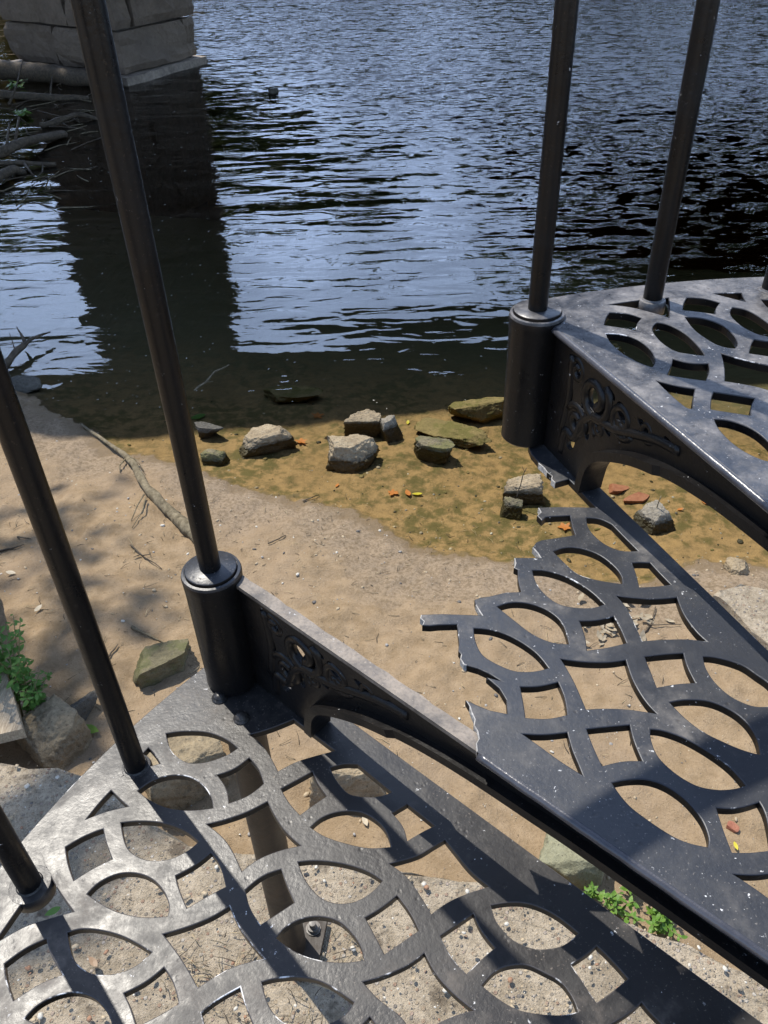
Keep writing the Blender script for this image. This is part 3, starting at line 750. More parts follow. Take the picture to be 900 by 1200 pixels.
# ------------------------------------------------------------------ concrete footing under the stair
def concrete_mat():
    m, g = new_mat('rough_concrete'); p = g.pos()
    f1 = g.noise(p, 6, 5, 0.6); f2 = g.noise(p, 60, 5, 0.7); f3 = g.noise(p, 300, 3, 0.7)
    col = g.mix(g.rng(g.m('ADD', g.m('MULTIPLY', f1, 0.5), g.m('MULTIPLY', f2, 0.5)), 0.38, 0.62), (0.27, 0.22, 0.155), (0.46, 0.385, 0.285))
    ag = g.voro(p, 95, out='Color'); ad = g.voro(p, 95)
    agm = g.m('MULTIPLY', g.rng(ad, 0.30, 0.42, 1.0, 0.0), g.rng(g.xyz(ag)[0], 0.55, 0.6))
    col = g.mix(g.m('MULTIPLY', agm, 0.8), col, g.ramp(g.xyz(ag)[1], [(0.0, (0.16, 0.15, 0.145)), (0.4, (0.36, 0.29, 0.20)), (0.7, (0.28, 0.17, 0.12)), (1.0, (0.48, 0.44, 0.38))]))
    col = g.mix(g.rng(f3, 0.30, 0.46, 0.75, 0.0), col, (0.07, 0.055, 0.04))
    dirt = g.rng(g.noise(p, 9, 4, 0.7), 0.58, 0.68)
    col = g.mix(g.m('MULTIPLY', dirt, 0.75), col, (0.075, 0.058, 0.042))
    h = g.m('ADD', g.m('ADD', f2, g.m('MULTIPLY', f3, 0.5)), g.m('MULTIPLY', agm, 0.35))
    g.out(g.bsdf(col, 0.95, g.bump(h, 0.012, 0.9), spec=0.2)); return m
conc = concrete_mat()
def jitter_line(pts, step, amp, seed):
    o = []
    for i in range(len(pts)):
        a, b = np.array(pts[i]), np.array(pts[(i + 1) % len(pts)]); n = max(1, int(np.hypot(*(b - a)) / step))
        for j in range(n):
            q = a + (b - a) * j / n
            o.append((q[0] + amp * fnoise(q[0], q[1], 12, 3, seed), q[1] + amp * fnoise(q[0], q[1], 12, 3, seed + 9)))
    return o
def slab(name, outline, z_top, z_bot, mat, label, cat, rough=0.004, step=0.02, seed=1.0):
    """a broken slab: ragged outline, uneven top, chipped arris"""
    ol = jitter_line(outline, step, 0.012, seed)
    bm = bmesh.new()
    vs_ = [bm.verts.new((x, y, 0)) for x, y in ol]
    f = bm.faces.new(vs_); f.normal_update()
    if f.normal.z < 0: f.normal_flip()
    c = Vector((sum(v.co.x for v in vs_) / len(vs_), sum(v.co.y for v in vs_) / len(vs_), 0))
    r = bmesh.ops.inset_region(bm, faces=[f], thickness=0.012)
    for v in bm.verts: v.co.z = z_top + rough * fnoise(v.co.x, v.co.y, 20, 3, seed)
    for v in vs_: v.co.z -= 0.010 + 0.006 * fnoise(v.co.x, v.co.y, 25, 2, seed)
    edges = [e for e in bm.edges if e.verts[0] in vs_ and e.verts[1] in vs_ and e.is_boundary]
    ex = bmesh.ops.extrude_edge_only(bm, edges=edges)
    for v in [q for q in ex['geom'] if isinstance(q, bmesh.types.BMVert)]: v.co.z = z_bot
    bmesh.ops.recalc_face_normals(bm, faces=bm.faces)
    me = bpy.data.meshes.new(name); bm.to_mesh(me); bm.free(); me.materials.append(mat)
    return tag(link(bpy.data.objects.new(name, me)), label, cat)
pad_line = [at(*q, 0) for q in [(-260, 905), (-80, 895), (0, 893), (50, 897), (100, 910), (150, 942), (184, 967), (224, 992), (300, 996), (370, 1006), (440, 1018), (500, 1024), (560, 1031), (630, 1048), (700, 1073), (790, 1096), (850, 1125), (905, 1152), (1100, 1260)]]
pad_poly = [tuple(q) for q in pad_line] + [(1.2, -1.2), (-1.6, -1.2)]
slab('concrete_footing', pad_poly, 0.0, -0.4, conc, 'rough pebbly concrete footing below the lowest visible iron tread', 'footing', 0.004, 0.03, 2.0)

# ------------------------------------------------------------------ stones
def rock(name, label, px, py, wpx, dpx, hm, mat, rot=0.0, sink=0.25, cuts=9, seed=1, cat='rock', rough=0.10, group=None, loc=None, tilt=0.0, flat=0.0):
    base = loc if loc is not None else on_ground(px, py)
    if loc is None and group == SR: base = on_water(px, py)
    s = mpp(base); rx = wpx * s / 2; ry = dpx * s / 2
    r = random.Random(seed)
    bm = bmesh.new()
    blocky = mat in (tan_rock, grey_rock, brown_rock, moss_rock)
    if blocky:
        bmesh.ops.create_cube(bm, size=1.5)
        for v in bm.verts:
            v.co += Vector((r.uniform(-.36, .36), r.uniform(-.36, .36), r.uniform(-.22, .22)))
            if v.co.z > 0: v.co.x *= r.uniform(0.62, 0.95); v.co.y *= r.uniform(0.62, 0.95)
        bmesh.ops.subdivide_edges(bm, edges=list(bm.edges), cuts=34, use_grid_fill=True)
        cuts = max(5, cuts - 3)
    else: bmesh.ops.create_icosphere(bm, subdivisions=5, radius=1.0)
    planes = []
    for _ in range(cuts):
        n = Vector((r.gauss(0, 1), r.gauss(0, 1), abs(r.gauss(0, 0.9)) if blocky else r.gauss(0, 0.8))).normalized(); planes.append((n, r.uniform(0.55, 0.86) if blocky else r.uniform(0.46, 0.80)))
    planes.append((Vector((r.uniform(-.2, .2), r.uniform(-.2, .2), 1)).normalized(), (r.uniform(0.55, 0.75) if blocky else r.uniform(0.40, 0.6)) - flat))
    off = Vector((seed * 3.7, seed * 1.3, seed * 9.1))
    for v in bm.verts:
        p = v.co.copy()
        for n, d in planes:
            t = p.dot(n) - d
            if t > 0: p -= n * t * 0.98
        k = noise.fractal(p * 1.6 + off, 0.9, 2.0, 5) * rough * 0.55 + noise.fractal(p * 6 + off, 0.7, 2.0, 5) * rough * 0.55 + noise.noise(p * 24 + off) * rough * 0.2
        p += v.co.normalized() * k
        v.co = p
    M = Matrix.Rotation(rot, 4, 'Z') @ Matrix.Rotation(tilt, 4, 'X') @ Matrix.Diagonal((rx * 1.18, ry * 1.25, hm * 0.95, 1))
    bm.transform(M)
    if group == SR and loc is None:
        zs = [v.co.z for v in bm.verts]; lo, hi = min(zs), max(zs); sh = hm * (1 - 2 * sink) * 0.5
        want_hi = hi + sh; want_lo = min(gz(base.x, base.y) - base.z - 0.02, want_hi - 0.03)
        for v in bm.verts: v.co.z = want_lo - sh + (v.co.z - lo) / (hi - lo) * (want_hi - want_lo)
    me = bpy.data.meshes.new(name); bm.to_mesh(me); bm.free()
    me.polygons.foreach_set('use_smooth', [True] * len(me.polygons)); me.materials.append(mat)
    o = bpy.data.objects.new(name, me); o.location = base + Vector((0, 0, hm * (1 - 2 * sink) * 0.5))
    return tag(link(o), label, cat, group)
tan_rock = rock_mat('tan_sandstone', (0.15, 0.11, 0.065), (0.40, 0.325, 0.215))
grey_rock = rock_mat('grey_stone', (0.12, 0.105, 0.08), (0.32, 0.285, 0.225))
moss_rock = rock_mat('mossy_stone', (0.085, 0.072, 0.042), (0.23, 0.195, 0.12), moss=(0.13, 0.125, 0.045))
dark_rock = rock_mat('dark_wet_stone', (0.05, 0.046, 0.038), (0.13, 0.12, 0.10))
olive_rock = rock_mat('olive_wedge_stone', (0.06, 0.052, 0.030), (0.19, 0.165, 0.095), moss=(0.10, 0.10, 0.04), wet=False)
bed_rock = rock_mat('algae_stone', (0.17, 0.13, 0.055), (0.28, 0.21, 0.095), moss=(0.13, 0.115, 0.035), wet=False)
green_rock = rock_mat('green_slab_stone', (0.14, 0.14, 0.09), (0.30, 0.29, 0.19), wet=False)
brown_rock = rock_mat('brown_boulder', (0.12, 0.095, 0.06), (0.34, 0.27, 0.17), wet=False)
SR = 'stones lying in the shallows'
rock('stone', 'flat tilted tan stone left of the blocky one in the shallows', 311, 514, 66, 40, 0.060, tan_rock, 0.35, 0.36, 10, 3, group=SR, flat=0.15)
rock('stone', 'blocky tan stone standing tallest in the shallows', 408, 530, 66, 50, 0.078, tan_rock, -0.1, 0.34, 10, 5, group=SR)
rock('stone', 'low mossy flat stone right of the blocky tan stone', 508, 521, 62, 26, 0.040, moss_rock, -0.35, 0.46, 9, 8, group=SR, flat=0.1)
rock('stone', 'partly sunken pale stone behind the blocky tan stone', 428, 490, 52, 26, 0.045, tan_rock, -0.15, 0.56, 8, 12, group=SR)
rock('stone', 'small upright stone right of the partly sunken pale one', 457, 498, 26, 24, 0.05, grey_rock, 0.4, 0.35, 8, 15, group=SR)
rock('stone', 'broad algae covered stone sunken behind the low mossy flat stone', 533, 497, 84, 46, 0.075, bed_rock, -0.4, 1.25, 9, 19, group=SR)
rock('stone', 'algae covered slab under water left of the iron socket', 565, 467, 80, 34, 0.05, bed_rock, 0.3, 1.35, 8, 23, group=SR)
rock('stone', 'pale pitted stone with an upright twig growing beside it', 612, 571, 52, 36, 0.055, tan_rock, -0.25, 0.34, 10, 27, group=SR)
rock('stone', 'small mossy stone in front of the pale pitted stone', 603, 592, 28, 16, 0.028, moss_rock, -0.2, 0.5, 8, 31, group=SR)
rock('stone', 'dark flat stone touching the long baluster at the waterline', 243, 503, 38, 18, 0.035, dark_rock, -0.1, 0.3, 8, 35, group=SR)
rock('stone', 'small dark mossy stone left of the flat tilted one', 250, 536, 28, 18, 0.04, moss_rock, -0.1, 0.3, 8, 38, group=SR)
rock('stone', 'dark stone just under a ring of ripples', 338, 452, 74, 34, 0.05, bed_rock, -0.1, 1.6, 8, 41, group=SR)
rock('stone', 'dark stone at the shaded waterline below the curved snag', 24, 452, 56, 34, 0.06, dark_rock, 0.1, 0.3, 9, 44, group=SR)
rock('stone', 'grey stone with brick shards beside it, seen below the upper tread', 768, 604, 40, 38, 0.05, grey_rock, 0.3, 0.44, 9, 47, group=SR)
rock('stone', 'knobbly yellow stone in the puddle right of the broken tread', 862, 672, 32, 26, 0.05, tan_rock, 0.2, 0.3, 9, 50, group=SR)
rock('stone', 'round algae stone in the water seen through the upper tread', 716, 400, 60, 30, 0.05, bed_rock, 0.2, 1.5, 8, 53, group=SR)
rock('stone', 'sunken dark round lump far out on the rippled water', 320, 109, 11, 9, 0.14, dark_rock, 0, 0.45, 6, 56, loc=on_water(320, 109) + Vector((0, 0, -0.02)))
rock('boulder', 'mossy sloping boulder on the sand behind the front socket', 193, 784, 92, 52, 0.085, olive_rock, 0.62, 0.28, 9, 160, 'boulder', 0.07, 'boulders around the footing')
rock('boulder', 'brown boulder seen through the dusty tread near the loose baluster', 222, 905, 110, 95, 0.16, brown_rock, 0.3, 0.25, 8, 63, 'boulder', 0.08, 'boulders around the footing')
rock('boulder', 'pale boulder seen through the dusty tread right of the pipe post', 405, 925, 92, 48, 0.12, tan_rock, 0.15, 0.25, 9, 66, 'boulder', 0.08, 'boulders around the footing')
rock('boulder', 'green tinged slab of stone beside the leafy weeds', 662, 1006, 74, 80, 0.12, green_rock, 0.15, 0.35, 7, 69, 'boulder', 0.06, 'boulders around the footing', flat=0.2)
rock('boulder', 'grey boulder between footing and leaning plank', 72, 874, 74, 74, 0.12, brown_rock, -0.7, 0.30, 8, 72, 'boulder', 0.08, 'boulders around the footing')
rock('boulder', 'narrow dark stone wedged right of the grey boulder', 88, 845, 24, 60, 0.07, dark_rock, -0.6, 0.3, 8, 74, 'boulder', 0.08, 'boulders around the footing')
p3 = [at(*q, -0.10) for q in ((838, 692), (868, 684), (912, 690), (990, 712), (1000, 800), (930, 775), (890, 742), (862, 716))]
slab('concrete_chunk', [tuple(q) for q in p3], -0.10, -0.35, conc, 'pale broken concrete chunk on the shore right of the broken tread', 'concrete chunk', 0.006, 0.018, 4.0)

# ------------------------------------------------------------------ timber
bark = plain('bark', (0.075, 0.060, 0.036), (0.25, 0.21, 0.14), 45, 0.9, 0.006, 0.2)
darkbark = plain('wet_bark', (0.035, 0.028, 0.020), (0.13, 0.10, 0.068), 40, 0.75, 0.006, 0.3)
greywood = plain('weathered_timber', (0.24, 0.18, 0.12), (0.50, 0.41, 0.29), 30, 0.9, 0.004, 0.2, stretch=(9, 1.2, 5))
def wood(name, label, cat, path, r0, r1, mat, wob=0.012, n=30, twigs=(), group=None, sides=12, lift=True, jit=0.35, seed=1):
    """a knotty limb through photo points lying on ground or water; twigs: (start share, pixel path, lift, radius)"""
    P = [Vector(q) for q in path]; pts = []; rs = []
    for i in range(n + 1):
        t = i / n * (len(P) - 1); a = min(int(t), len(P) - 2); u = t - a
        p = P[a].lerp(P[a + 1], u)
        p = p + Vector((noise.noise(Vector((i * 0.31, seed, 0))), noise.noise(Vector((i * 0.31, seed, 7))), 0.6 * noise.noise(Vector((i * 0.31, seed, 3))))) * wob
        pts.append(p); r = r0 + (r1 - r0) * i / n
        rs.append(r * (1 + 0.22 * noise.noise(Vector((i * 0.45, seed * 2.2, 5)))))
    b = MB(); o0 = pts[0].copy()
    b.tube([p - o0 for p in pts], rs, sides, jit, seed=seed)
    o = b.build(name, mat, None, True, o0); tag(o, label, cat, group)
    for j, (pth, ra, rb) in enumerate(twigs):
        t = MB(); q = [Vector(x) - o0 for x in pth]
        t.tube(q, [ra + (rb - ra) * k / (len(q) - 1) for k in range(len(q))], 6, 0.25, seed=seed + j)
        t.build('twig', mat, o)
    return o
def G_(px, py, h=0.0): return on_ground(px, py) + Vector((0, 0, h))
def W_(px, py, h=0.0): return on_water(px, py) + Vector((0, 0, h))
wood('driftwood_branch', 'long bleached driftwood branch running from the shaded waterline to the front socket', 'branch',
     [G_(240, 640, 0.012), G_(220, 622, 0.016), G_(196, 600, 0.018), G_(174, 578, 0.02), G_(160, 552, 0.022), G_(148, 537, 0.02), G_(127, 522, 0.02), G_(94, 498, 0.012)], 0.026, 0.005, bark, 0.008, 40,
     [([G_(170, 584, 0.02), G_(163, 600, 0.03), G_(154, 612, 0.005)], 0.003, 0.0015), ([G_(172, 588, 0.02), G_(168, 604, 0.02), G_(155, 620, 0.004)], 0.003, 0.0012),
      ([G_(148, 540, 0.02), G_(141, 548, 0.02), G_(141, 554, 0.004)], 0.004, 0.002), ([G_(150, 536, 0.02), G_(162, 545, 0.03), G_(170, 556, 0.015)], 0.004, 0.001),
      ([G_(196, 604, 0.02), G_(206, 604, 0.03), G_(213, 606, 0.02)], 0.004, 0.0015)], seed=3)
tw = [('forked dark twig lying on the open sand', [(153, 640), (168, 653), (190, 668)], [[(168, 653), (176, 652), (175, 646)], [(165, 652), (157, 655)]]),
      ('straight brown stick beside the mossy sloping boulder', [(155, 736), (176, 747), (198, 758)], []),
      ('short dark stick at the left edge of the sand', [(0, 647), (14, 644), (29, 640)], []),
      ('thin dark stick just above the short one at the left', [(21, 631), (37, 633)], []),
      ('black sliver of wood between tilted stone and sand edge', [(355, 587), (363, 583), (374, 579)], []),
      ('slim stick leaning by the narrow dark stone', [(126, 773), (132, 766), (139, 757)], []),
      ('black sliver of bark on the sand right of the front socket', [(314, 638), (326, 633), (335, 628)], []),
      ('dark twig among dry leaves seen through the broken tread', [(752, 745), (763, 732), (768, 712)], [[(760, 734), (798, 733)]])]
for j, (lab, pth, fk) in enumerate(tw):
    wood('stick', lab, 'stick', [G_(*q, 0.006) for q in pth], 0.0050 if j in (1, 2) else 0.0032, 0.0015, bark if j in (1,) else darkbark, 0.003, 10, [([G_(*q, 0.008) for q in f], 0.0022, 0.001) for f in fk], 'sticks strewn on the sand', 7, seed=20 + j)
wood('sapling_twig', 'thin bare twig standing beside the pale pitted stone', 'twig', [G_(606, 592), G_(605, 592, 0.06), G_(606, 592, 0.13) + Vector((0.008, 0, 0)), G_(606, 592, 0.19) + Vector((0.022, 0, 0))], 0.0028, 0.0012, darkbark, 0.004, 14, [([G_(606, 592, 0.17) + Vector((0.017, 0, 0)), G_(606, 592, 0.20) + Vector((0.004, 0, 0))], 0.0014, 0.0008)], seed=41)
wood('sapling_twig', 'thin bare twig standing by the brick shards', 'twig', [G_(764, 612), G_(764, 612, 0.06) + Vector((0.004, 0, 0)), G_(764, 612, 0.13) + Vector((0.012, 0, 0))], 0.0028, 0.0016, bark, 0.003, 10, seed=43)
wood('snag', 'dark curved snag rising from the water at the left edge', 'snag', [W_(-60, 470, -0.05), W_(-20, 452, 0.015), W_(4, 438, 0.03), W_(26, 420, 0.05), W_(40, 408, 0.055), W_(62, 399, 0.05)], 0.032, 0.004, darkbark, 0.006, 26, [([W_(34, 413, 0.05), W_(29, 404, 0.06), W_(24, 397, 0.07)], 0.012, 0.002), ([W_(22, 424, 0.05), W_(19, 413, 0.08), W_(17, 408, 0.09)], 0.004, 0.001)], seed=51)
wood('sunken_twig', 'pale twig drifting in the shaded shallows', 'twig', [W_(228, 458, 0.0), W_(240, 449, 0.004), W_(252, 437, 0.006), W_(268, 428, 0.0)], 0.005, 0.003, bark, 0.006, 12, [([W_(240, 449, 0.004), W_(250, 448, 0.006)], 0.003, 0.001)], seed=53)
FL = 'flotsam at the foot of the stone pier'
wood('log', 'thick grey log lying along the foot of the stone pier', 'log', [W_(-160, 84, 0.12), W_(0, 93, 0.11), W_(60, 97, 0.10), W_(140, 104, 0.06)], 0.105, 0.09, darkbark, 0.03, 24, group=FL, sides=16, jit=0.2, seed=61)
wood('log', 'ragged branch slanting into the water below the thick log', 'log', [W_(-60, 205, 0.0), W_(0, 191, 0.08), W_(35, 178, 0.09), W_(76, 161, 0.03)], 0.05, 0.035, darkbark, 0.03, 20, [([W_(20, 184, 0.08), W_(30, 165, 0.2), W_(38, 160, 0.1)], 0.015, 0.005), ([W_(10, 190, 0.08), W_(20, 175, 0.22)], 0.015, 0.006)], FL, 12, seed=63)
wood('log', 'straight thin branch floating below the ragged one', 'log', [W_(-40, 202, 0.03), W_(0, 198, 0.05), W_(66, 195, 0.02)], 0.030, 0.014, darkbark, 0.012, 16, [([W_(30, 197, 0.04), W_(40, 207, 0.0)], 0.012, 0.005)], FL, 10, seed=65)
wood('log', 'sunken dark branch nearest the bright water at the left', 'log', [W_(-50, 240, 0.03), W_(-10, 222, 0.06), W_(16, 206, 0.05), W_(30, 202, 0.0)], 0.05, 0.025, darkbark, 0.02, 16, group=FL, sides=10, seed=67)
wood('log', 'black submerged limb between log and ragged branch', 'log', [W_(-60, 118, 0.04), W_(0, 116, 0.05), W_(60, 118, 0.03), W_(104, 116, 0.0)], 0.05, 0.03, darkbark, 0.02, 16, [([W_(12, 127, 0.04), W_(24, 120, 0.15), W_(36, 105, 0.3)], 0.014, 0.004), ([W_(60, 117, 0.04), W_(66, 108, 0.16)], 0.012, 0.004)], FL, 10, seed=69)
wood('log', 'dim crooked limb close beside the long baluster', 'log', [W_(48, 150, 0.02), W_(76, 146, 0.05), W_(92, 140, 0.05), W_(120, 141, 0.0)], 0.035, 0.015, darkbark, 0.03, 14, group=FL, sides=10, seed=71)
# leaning plank
pk = empty('plank', G_(-6, 880)); tag(pk, 'weathered split plank leaning at the left edge beside the green shrub', 'plank')
b = MB(); n = 14; a0 = G_(18, 900, 0.10) - pk.location; a1 = G_(-34, 690, 0.16) - pk.location
side = Vector((0.058, 0.012, 0.004)); 
V = []; Fs = []
for i in range(n + 1):
    p = a0.lerp(a1, i / n); jt = 0.006 * noise.noise(Vector((i * 0.9, 1, 1)))
    V += [p - side, p + side * (1 + jt * 8), p + side * (1 + jt * 8) + Vector((0, 0, 0.035)), p - side + Vector((0, 0, 0.035 + jt))]
    if i:
        for j in range(4): Fs.append(((i - 1) * 4 + j, (i - 1) * 4 + (j + 1) % 4, i * 4 + (j + 1) % 4, i * 4 + j))
Fs += [(0, 1, 2, 3), tuple(n * 4 + j for j in (3, 2, 1, 0))]
b.add(V, Fs); b.build('board', greywood, pk, smooth=False)
b = MB(); b.add([v + Vector((-0.10, -0.03, -0.02)) for v in V], Fs); b.build('board', bark, pk, smooth=False)['label'] = 'darker board under the pale one'

# ------------------------------------------------------------------ leaves
def leaf_shape(kind):
    if kind == 'maple':
        pts = []
        for i in range(20):
            a = math.pi / 2 + 2 * math.pi * i / 20
            r = (1.0 if i % 4 == 0 else 0.5 if i % 4 == 2 else 0.70) * random.uniform(0.62, 1.12)
            pts.append((r * math.cos(a), r * math.sin(a)))
        return pts
    return [(0, -1), (0.33, -0.6), (0.46, -0.1), (0.36, 0.45), (0, 1.05), (-0.36, 0.45), (-0.46, -0.1), (-0.33, -0.6)]
def add_leaf(b, pos, size, kind='oval', rz=0.0, tilt=0.0, roll=0.0, curl=0.25):
    pts = leaf_shape(kind); M = Matrix.Translation(pos) @ Matrix.Rotation(rz, 4, 'Z') @ Matrix.Rotation(tilt, 4, 'X') @ Matrix.Rotation(roll, 4, 'Y')
    V = [M @ Vector((0, 0, 0.0))]
    for x, y in pts: V.append(M @ Vector((x * size, y * size, size * curl * (x * x + 0.4 * y * y))))
    k = len(pts); b.add(V, [(0, 1 + i, 1 + (i + 1) % k) for i in range(k)])
orange = leaf_mat('orange_leaf', (0.42, 0.13, 0.035), (0.55, 0.22, 0.06), trans=0.15)
yellow = leaf_mat('yellow_leaf', (0.55, 0.45, 0.04), (0.62, 0.55, 0.06), trans=0.2)
green = leaf_mat('green_leaf', (0.06, 0.15, 0.025), (0.13, 0.25, 0.05), trans=0.3)
lime = leaf_mat('lime_leaf', (0.09, 0.20, 0.025), (0.18, 0.31, 0.05), trans=0.35)
brownl = leaf_mat('brown_leaf', (0.16, 0.095, 0.05), (0.30, 0.19, 0.11), trans=0.1)
tanl = leaf_mat('tan_leaf', (0.40, 0.33, 0.22), (0.52, 0.45, 0.33), trans=0.1)
LG = 'fallen leaves'
for j, (lab, px, py, spx, kind, mat) in enumerate([
    ('orange maple leaf nearest the sunken pale stone, left of it', 372, 487, 9, 'maple', orange), ('small orange leaf above the blocky stone', 411, 502, 6, 'maple', orange),
    ('orange leaf right of the blocky stone', 441, 503, 6, 'maple', orange), ('orange leaf between the flat tilted and the blocky stones', 353, 518, 8, 'maple', orange),
    ('orange maple leaf left of the yellow curled leaf', 461, 577, 9, 'maple', orange), ('tan orange leaf touching the yellow curled leaf', 478, 578, 7, 'oval', orange),
    ('yellow curled leaf in the shallows', 489, 579, 6, 'oval', yellow), ('tiny orange leaf below the blocky stone', 395, 568, 4, 'oval', orange),
    ('orange leaf seen through the broken arm of the tread', 662, 617, 10, 'maple', orange), ('rust leaf seen under the upper arch', 727, 655, 9, 'oval', brownl),
    ('orange dot of a leaf far right in the puddle', 826, 588, 5, 'oval', orange), ('pale orange leaf in the puddle under the arch', 797, 597, 4, 'oval', orange),
    ('small yellow leaf by the low mossy stone', 478, 494, 4, 'oval', yellow), ('green leaf on the sand below the loose baluster', 107, 858, 12, 'oval', lime),
    ('dark green leaf next to the loose baluster foot', 72, 832, 8, 'oval', green), ('dry tan leaf beside the green shrub', 72, 842, 11, 'maple', tanl),
    ('green blade of leaf floating by the long baluster', 232, 488, 9, 'oval', green), ('yellow scrap of leaf seen through the broken tread', 861, 994, 5, 'oval', yellow),
    ('pale chip of leaf on the left of the sand', 14, 674, 6, 'oval', tanl), ('white scrap of leaf near the shrub', 46, 716, 6, 'oval', tanl),
    ('dry brown leaf through the lower left of the dusty tread', 109, 1127, 8, 'oval', brownl), ('green leaf lying beside the lowest baluster', 62, 1068, 9, 'oval', green),
    ('tan leaf on the shaded sand seen through the dusty tread', 428, 965, 7, 'oval', tanl)]):
    wet = py < 625 and px > 200
    p = G_(px, py, 0.006) if wet else (Vector((*at(px, py, 0.012), 0.012)) if py > 1000 else G_(px, py, 0.010))
    b = MB(); add_leaf(b, Vector((0, 0, 0)), spx * mpp(p) * 1.05, kind, j * 1.3, 0.12 * math.sin(j), 0.15 * math.cos(j))
    o = b.build('leaf', mat, None, False, p); tag(o, lab, 'leaf', LG)
# brick shards
brick = plain('wet_brick', (0.24, 0.085, 0.05), (0.36, 0.16, 0.095), 40, 0.7, 0.003, 0.3)
for lab, px, py, w_, d_, sd_, rz in (('red triangular brick shard on the bed under the upper arch', 746, 584, 32, 15, 81, 0.5), ('pale red brick shard left of the triangular one', 724, 572, 26, 18, 83, -0.2), ('pink brick crumb on the sand seen through the broken tread', 857, 970, 12, 14, 87, 0.4)):
    rock('brick_shard', lab, px, py, w_, d_, 0.03, brick, rz, 0.3, 8, sd_, 'brick shard', 0.03, 'brick shards', flat=0.3)

# ------------------------------------------------------------------ small plants
def weed(name, label, base, height, spread, stems, nleaf, size, mat, seed, lean=Vector((0, 0, 0)), group=None):
    r = random.Random(seed); e = empty(name, base); tag(e, label, 'plant', group)
    st = MB(); lf = MB()
    for s in range(stems):
        a = r.uniform(0, 6.28); d = Vector((math.cos(a), math.sin(a), 0)) * spread * r.uniform(0.3, 1.0); h = height * r.uniform(0.6, 1.0); o = Vector((r.uniform(-1, 1), r.uniform(-1, 1), 0)) * spread * 0.35
        P = [o + d * (t ** 1.5) + lean * t + Vector((0, 0, h * t * (1 - 0.15 * t))) for t in np.linspace(0, 1, 7)]
        st.tube(P, [0.0024 * (1 - 0.6 * t) for t in np.linspace(0, 1, 7)], 5, seed=s)
        for i in range(nleaf):
            t = 0.22 + 0.78 * (i + 0.5) / nleaf; k = min(int(t * 6), 5); p = P[k].lerp(P[k + 1], t * 6 - k)
            aa = i * 2.4 + s + r.uniform(-.4, .4); sz = size * r.uniform(0.65, 1.15) * (1.15 - 0.5 * t)
            dirv = Vector((math.cos(aa), math.sin(aa), 0))
            add_leaf(lf, p + dirv * sz * 0.95 + Vector((0, 0, r.uniform(-.2, .3) * sz)), sz, 'oval', aa - math.pi / 2, r.uniform(-0.5, 0.35), r.uniform(-0.4, 0.4), 0.3)
    st.build('stem', plain_stem, e); lf.build('foliage', mat, e, False)
    return e
plain_stem = plain('green_stem', (0.10, 0.12, 0.04), (0.20, 0.17, 0.08), 30, 0.7)
WG = 'weeds by the footing'
weed('shrub', 'leafy green shrub at the left edge beside the leaning plank', G_(22, 838, 0.03), 0.36, 0.11, 20, 20, 0.0155, green, 5, Vector((0.01, 0.03, 0)))
weed('shrub', 'darker low part shrub drooping in front of the grey boulder', G_(44, 850, 0.05), 0.18, 0.08, 11, 15, 0.014, green, 9, Vector((0.03, 0.0, 0)))
weed('weed', 'bright weed tuft touching the green tinged slab', G_(692, 1052, 0.0), 0.06, 0.02, 4, 9, 0.010, lime, 12, group=WG)
weed('weed', 'spreading bright weed in the gap between two treads', G_(722, 1068, 0.0), 0.07, 0.045, 7, 9, 0.011, lime, 15, group=WG)
weed('weed', 'long leaved bright weed at the edge of the footing', G_(774, 1082, 0.0), 0.065, 0.05, 9, 10, 0.013, lime, 18, group=WG)
weed('weed', 'tall weed top between the others in the tread gap', G_(738, 1045, 0.0), 0.085, 0.03, 4, 8, 0.012, lime, 21, group=WG)
weed('water_plant', 'yellow green leaf clump beside the thick log', W_(20, 105, 0.0), 0.12, 0.10, 5, 6, 0.055, lime, 24, group='leaf clumps among the flotsam')
weed('water_plant', 'yellow green leaf clump below the black limb', W_(31, 136, 0.0), 0.08, 0.10, 4, 6, 0.05, lime, 27, group='leaf clumps among the flotsam')

# ------------------------------------------------------------------ litter nobody could count
def chips(name, spots, smin, smax, mats, seed, flatz=0.5, lab=None):
    r = random.Random(seed)
    base = bmesh.new(); bmesh.ops.create_icosphere(base, subdivisions=1, radius=1.0)
    bv = [v.co.copy() for v in base.verts]; bf = [tuple(v.index for v in f.verts) for f in base.faces]; base.free()
    V = []; Fs = []; MI = []
    for p in spots:
        s = smin * (smax / smin) ** (r.random() ** 2.2); a = r.uniform(0, 6.28); sx, sy, sz = s * r.uniform(.7, 1.3), s * r.uniform(.6, 1.0), s * r.uniform(.35, .8) * flatz * 1.6
        ca, sa = math.cos(a), math.sin(a); n = len(V); ofs = r.random() * 50
        for v in bv:
            k = 1 + 0.35 * noise.noise(v * 1.4 + Vector((ofs, 0, 0))); x, y, z = v.x * sx * k, v.y * sy * k, v.z * sz * k
            V.append((p[0] + ca * x - sa * y, p[1] + sa * x + ca * y, p[2] + z * 1.0))
        mi = r.randrange(len(mats)); Fs += [tuple(i + n for i in f) for f in bf]; MI += [mi] * len(bf)
    o = mesh_obj(name, V, Fs, mats, smooth=True); o.data.polygons.foreach_set('material_index', MI)
    return tag(o, kind='stuff')
